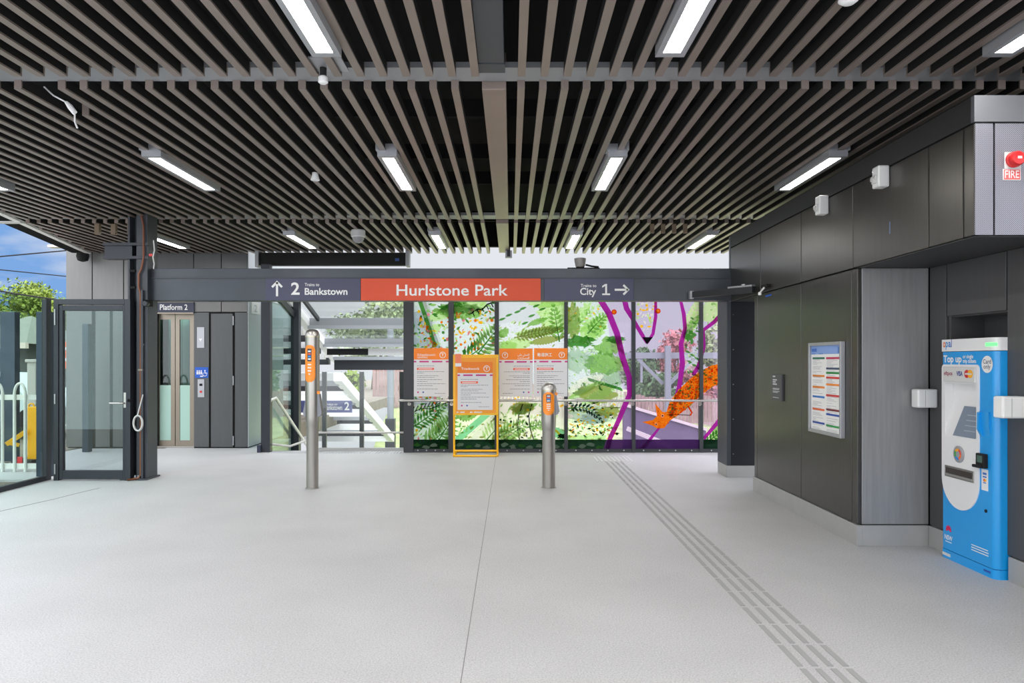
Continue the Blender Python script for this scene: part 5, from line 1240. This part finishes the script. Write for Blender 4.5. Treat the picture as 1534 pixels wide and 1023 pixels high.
b = MB(); a, c = at(80, 690, 17), at(100.5, 590, 17); b.box(a.x, c.x, 17, 17.1, 0, c.z)
tag(b.build('white_wall', M_white), 'white garden wall behind the door glass at left', 'wall')
for (p, q, r_, lb) in (((-30, 387, 20), (130, 372.5, 22), .02, 'upper overhead power cable crossing the blue sky'), ((-30, 401, 20), (130, 417, 24), .016, 'lower overhead power cable crossing the blue sky')):
    b = MB(); a, c = at(*p), at(*q); d_ = (c-a); a = a-d_*2; n = 14
    c2 = c+d_*.5
    b.tube([a+(c2-a)*(k/n) for k in range(n+1)], r_, 6); tag(b.build('power_cable', M_black), lb, 'cable', None)
b = MB(); a, c = at(-40, 428, 14), at(85, 449, 14); b.tube([a, (a+c)/2+V((0, 0, -.02)), c], .018, 6); tag(b.build('power_cable', M_black), 'thick black cable sloping just above the left glass screen', 'cable')
r = thing('street_light', 'small pale street light head under the roof edge at left', 'street light', at(82, 372, 24))
a, c = at(73, 371, 24), at(92, 367, 24); b = MB(); b.box(a.x, c.x, 23.9, 24.2, a.z, c.z, .03); b.build('head', M_offw, r)
b = MB(); b.tube([(c.x-.05, 24.05, c.z-.04), (c.x+1.5, 24.05, c.z+.1), (c.x+1.7, 24.05, c.z-.2), (c.x+1.7, 24.05, 0)], .05, 8); b.build('arm', M_gal, r)
# ------------------------------------------------------------------ sky
W = bpy.data.worlds.new('World'); bpy.context.scene.world = W; W.use_nodes = True
nt = W.node_tree; nt.nodes.clear()
N = lambda t: nt.nodes.new(t)
out = N('ShaderNodeOutputWorld'); bg = N('ShaderNodeBackground'); tc = N('ShaderNodeTexCoord'); sx = N('ShaderNodeSeparateXYZ')
nt.links.new(tc.outputs['Generated'], sx.inputs[0])
noi = N('ShaderNodeTexNoise'); noi.inputs['Scale'].default_value = 6; noi.inputs['Detail'].default_value = 7
mp = N('ShaderNodeMapping'); mp.inputs['Scale'].default_value = (1, 1, 3); nt.links.new(tc.outputs['Generated'], mp.inputs[0]); nt.links.new(mp.outputs[0], noi.inputs[0])
# cloud cover: a clear patch to the left (-X), overcast elsewhere
cov = N('ShaderNodeMapRange'); cov.inputs['From Min'].default_value = -.50; cov.inputs['From Max'].default_value = -.36
cov.inputs['To Min'].default_value = 0; cov.inputs['To Max'].default_value = 1; nt.links.new(sx.outputs['X'], cov.inputs['Value'])
cl_ = N('ShaderNodeMapRange'); cl_.inputs['From Min'].default_value = .50; cl_.inputs['From Max'].default_value = .72; nt.links.new(noi.outputs['Fac'], cl_.inputs['Value'])
cv2 = N('ShaderNodeMapRange'); cv2.inputs['From Min'].default_value = .62; cv2.inputs['From Max'].default_value = .45; nt.links.new(sx.outputs['Y'], cv2.inputs['Value'])
cv3 = N('ShaderNodeMapRange'); cv3.inputs['From Min'].default_value = .28; cv3.inputs['From Max'].default_value = .5; nt.links.new(sx.outputs['Z'], cv3.inputs['Value'])
m0 = N('ShaderNodeMath'); m0.operation = 'MAXIMUM'; nt.links.new(cv2.outputs[0], m0.inputs[0]); nt.links.new(cv3.outputs[0], m0.inputs[1])
m1 = N('ShaderNodeMath'); m1.operation = 'MAXIMUM'; nt.links.new(cov.outputs[0], m1.inputs[0]); nt.links.new(m0.outputs[0], m1.inputs[1])
mxx = N('ShaderNodeMath'); mxx.operation = 'MAXIMUM'; nt.links.new(m1.outputs[0], mxx.inputs[0]); nt.links.new(cl_.outputs[0], mxx.inputs[1])
mix = N('ShaderNodeMix'); mix.data_type = 'RGBA'; mix.inputs['A'].default_value = (*lin((132, 178, 238)), 1); mix.inputs['B'].default_value = (*lin((238, 241, 248)), 1)
nt.links.new(mxx.outputs[0], mix.inputs['Factor']); nt.links.new(mix.outputs['Result'], bg.inputs['Color'])
# sky strength raised towards -Y and overhead, out of view, to light the interior
br = N('ShaderNodeMapRange'); br.inputs['From Min'].default_value = .35; br.inputs['From Max'].default_value = -.5; br.inputs['To Min'].default_value = 0.0; br.inputs['To Max'].default_value = 1.5
up = N('ShaderNodeMapRange'); up.inputs['From Min'].default_value = .22; up.inputs['From Max'].default_value = .6; up.inputs['To Min'].default_value = .62; up.inputs['To Max'].default_value = 3.3
sm = N('ShaderNodeMath'); sm.operation = 'ADD'; nt.links.new(sx.outputs['Z'], up.inputs['Value'])
nt.links.new(sx.outputs['Y'], br.inputs['Value']); nt.links.new(br.outputs[0], sm.inputs[0]); nt.links.new(up.outputs[0], sm.inputs[1]); nt.links.new(sm.outputs[0], bg.inputs['Strength']); nt.links.new(bg.outputs[0], out.inputs[0])
# ------------------------------------------------------------------ camera and colour
cam = bpy.data.cameras.new('camera'); co_ = bpy.data.objects.new('camera', cam); C.objects.link(co_)
co_.location = (0, 0, EYE); co_.rotation_euler = (math.pi/2, 0, 0)
cam.sensor_width = 36; cam.sensor_fit = 'HORIZONTAL'; cam.lens = F/1534*36
cam.shift_x = (767-CX)/1534; cam.shift_y = (CY-511.5)/1534
cam.clip_end = 300
sc = bpy.context.scene; sc.camera = co_
sc.view_settings.view_transform = 'Standard'; sc.view_settings.look = 'None'; sc.view_settings.gamma = 1; sc.view_settings.exposure = 0.55
sc.view_settings.use_curve_mapping = False
sc.cycles.use_denoising = True
sc.cycles.max_bounces = 8; sc.cycles.diffuse_bounces = 4; sc.cycles.transparent_max_bounces = 24
sc.cycles.caustics_reflective = False; sc.cycles.caustics_refractive = False
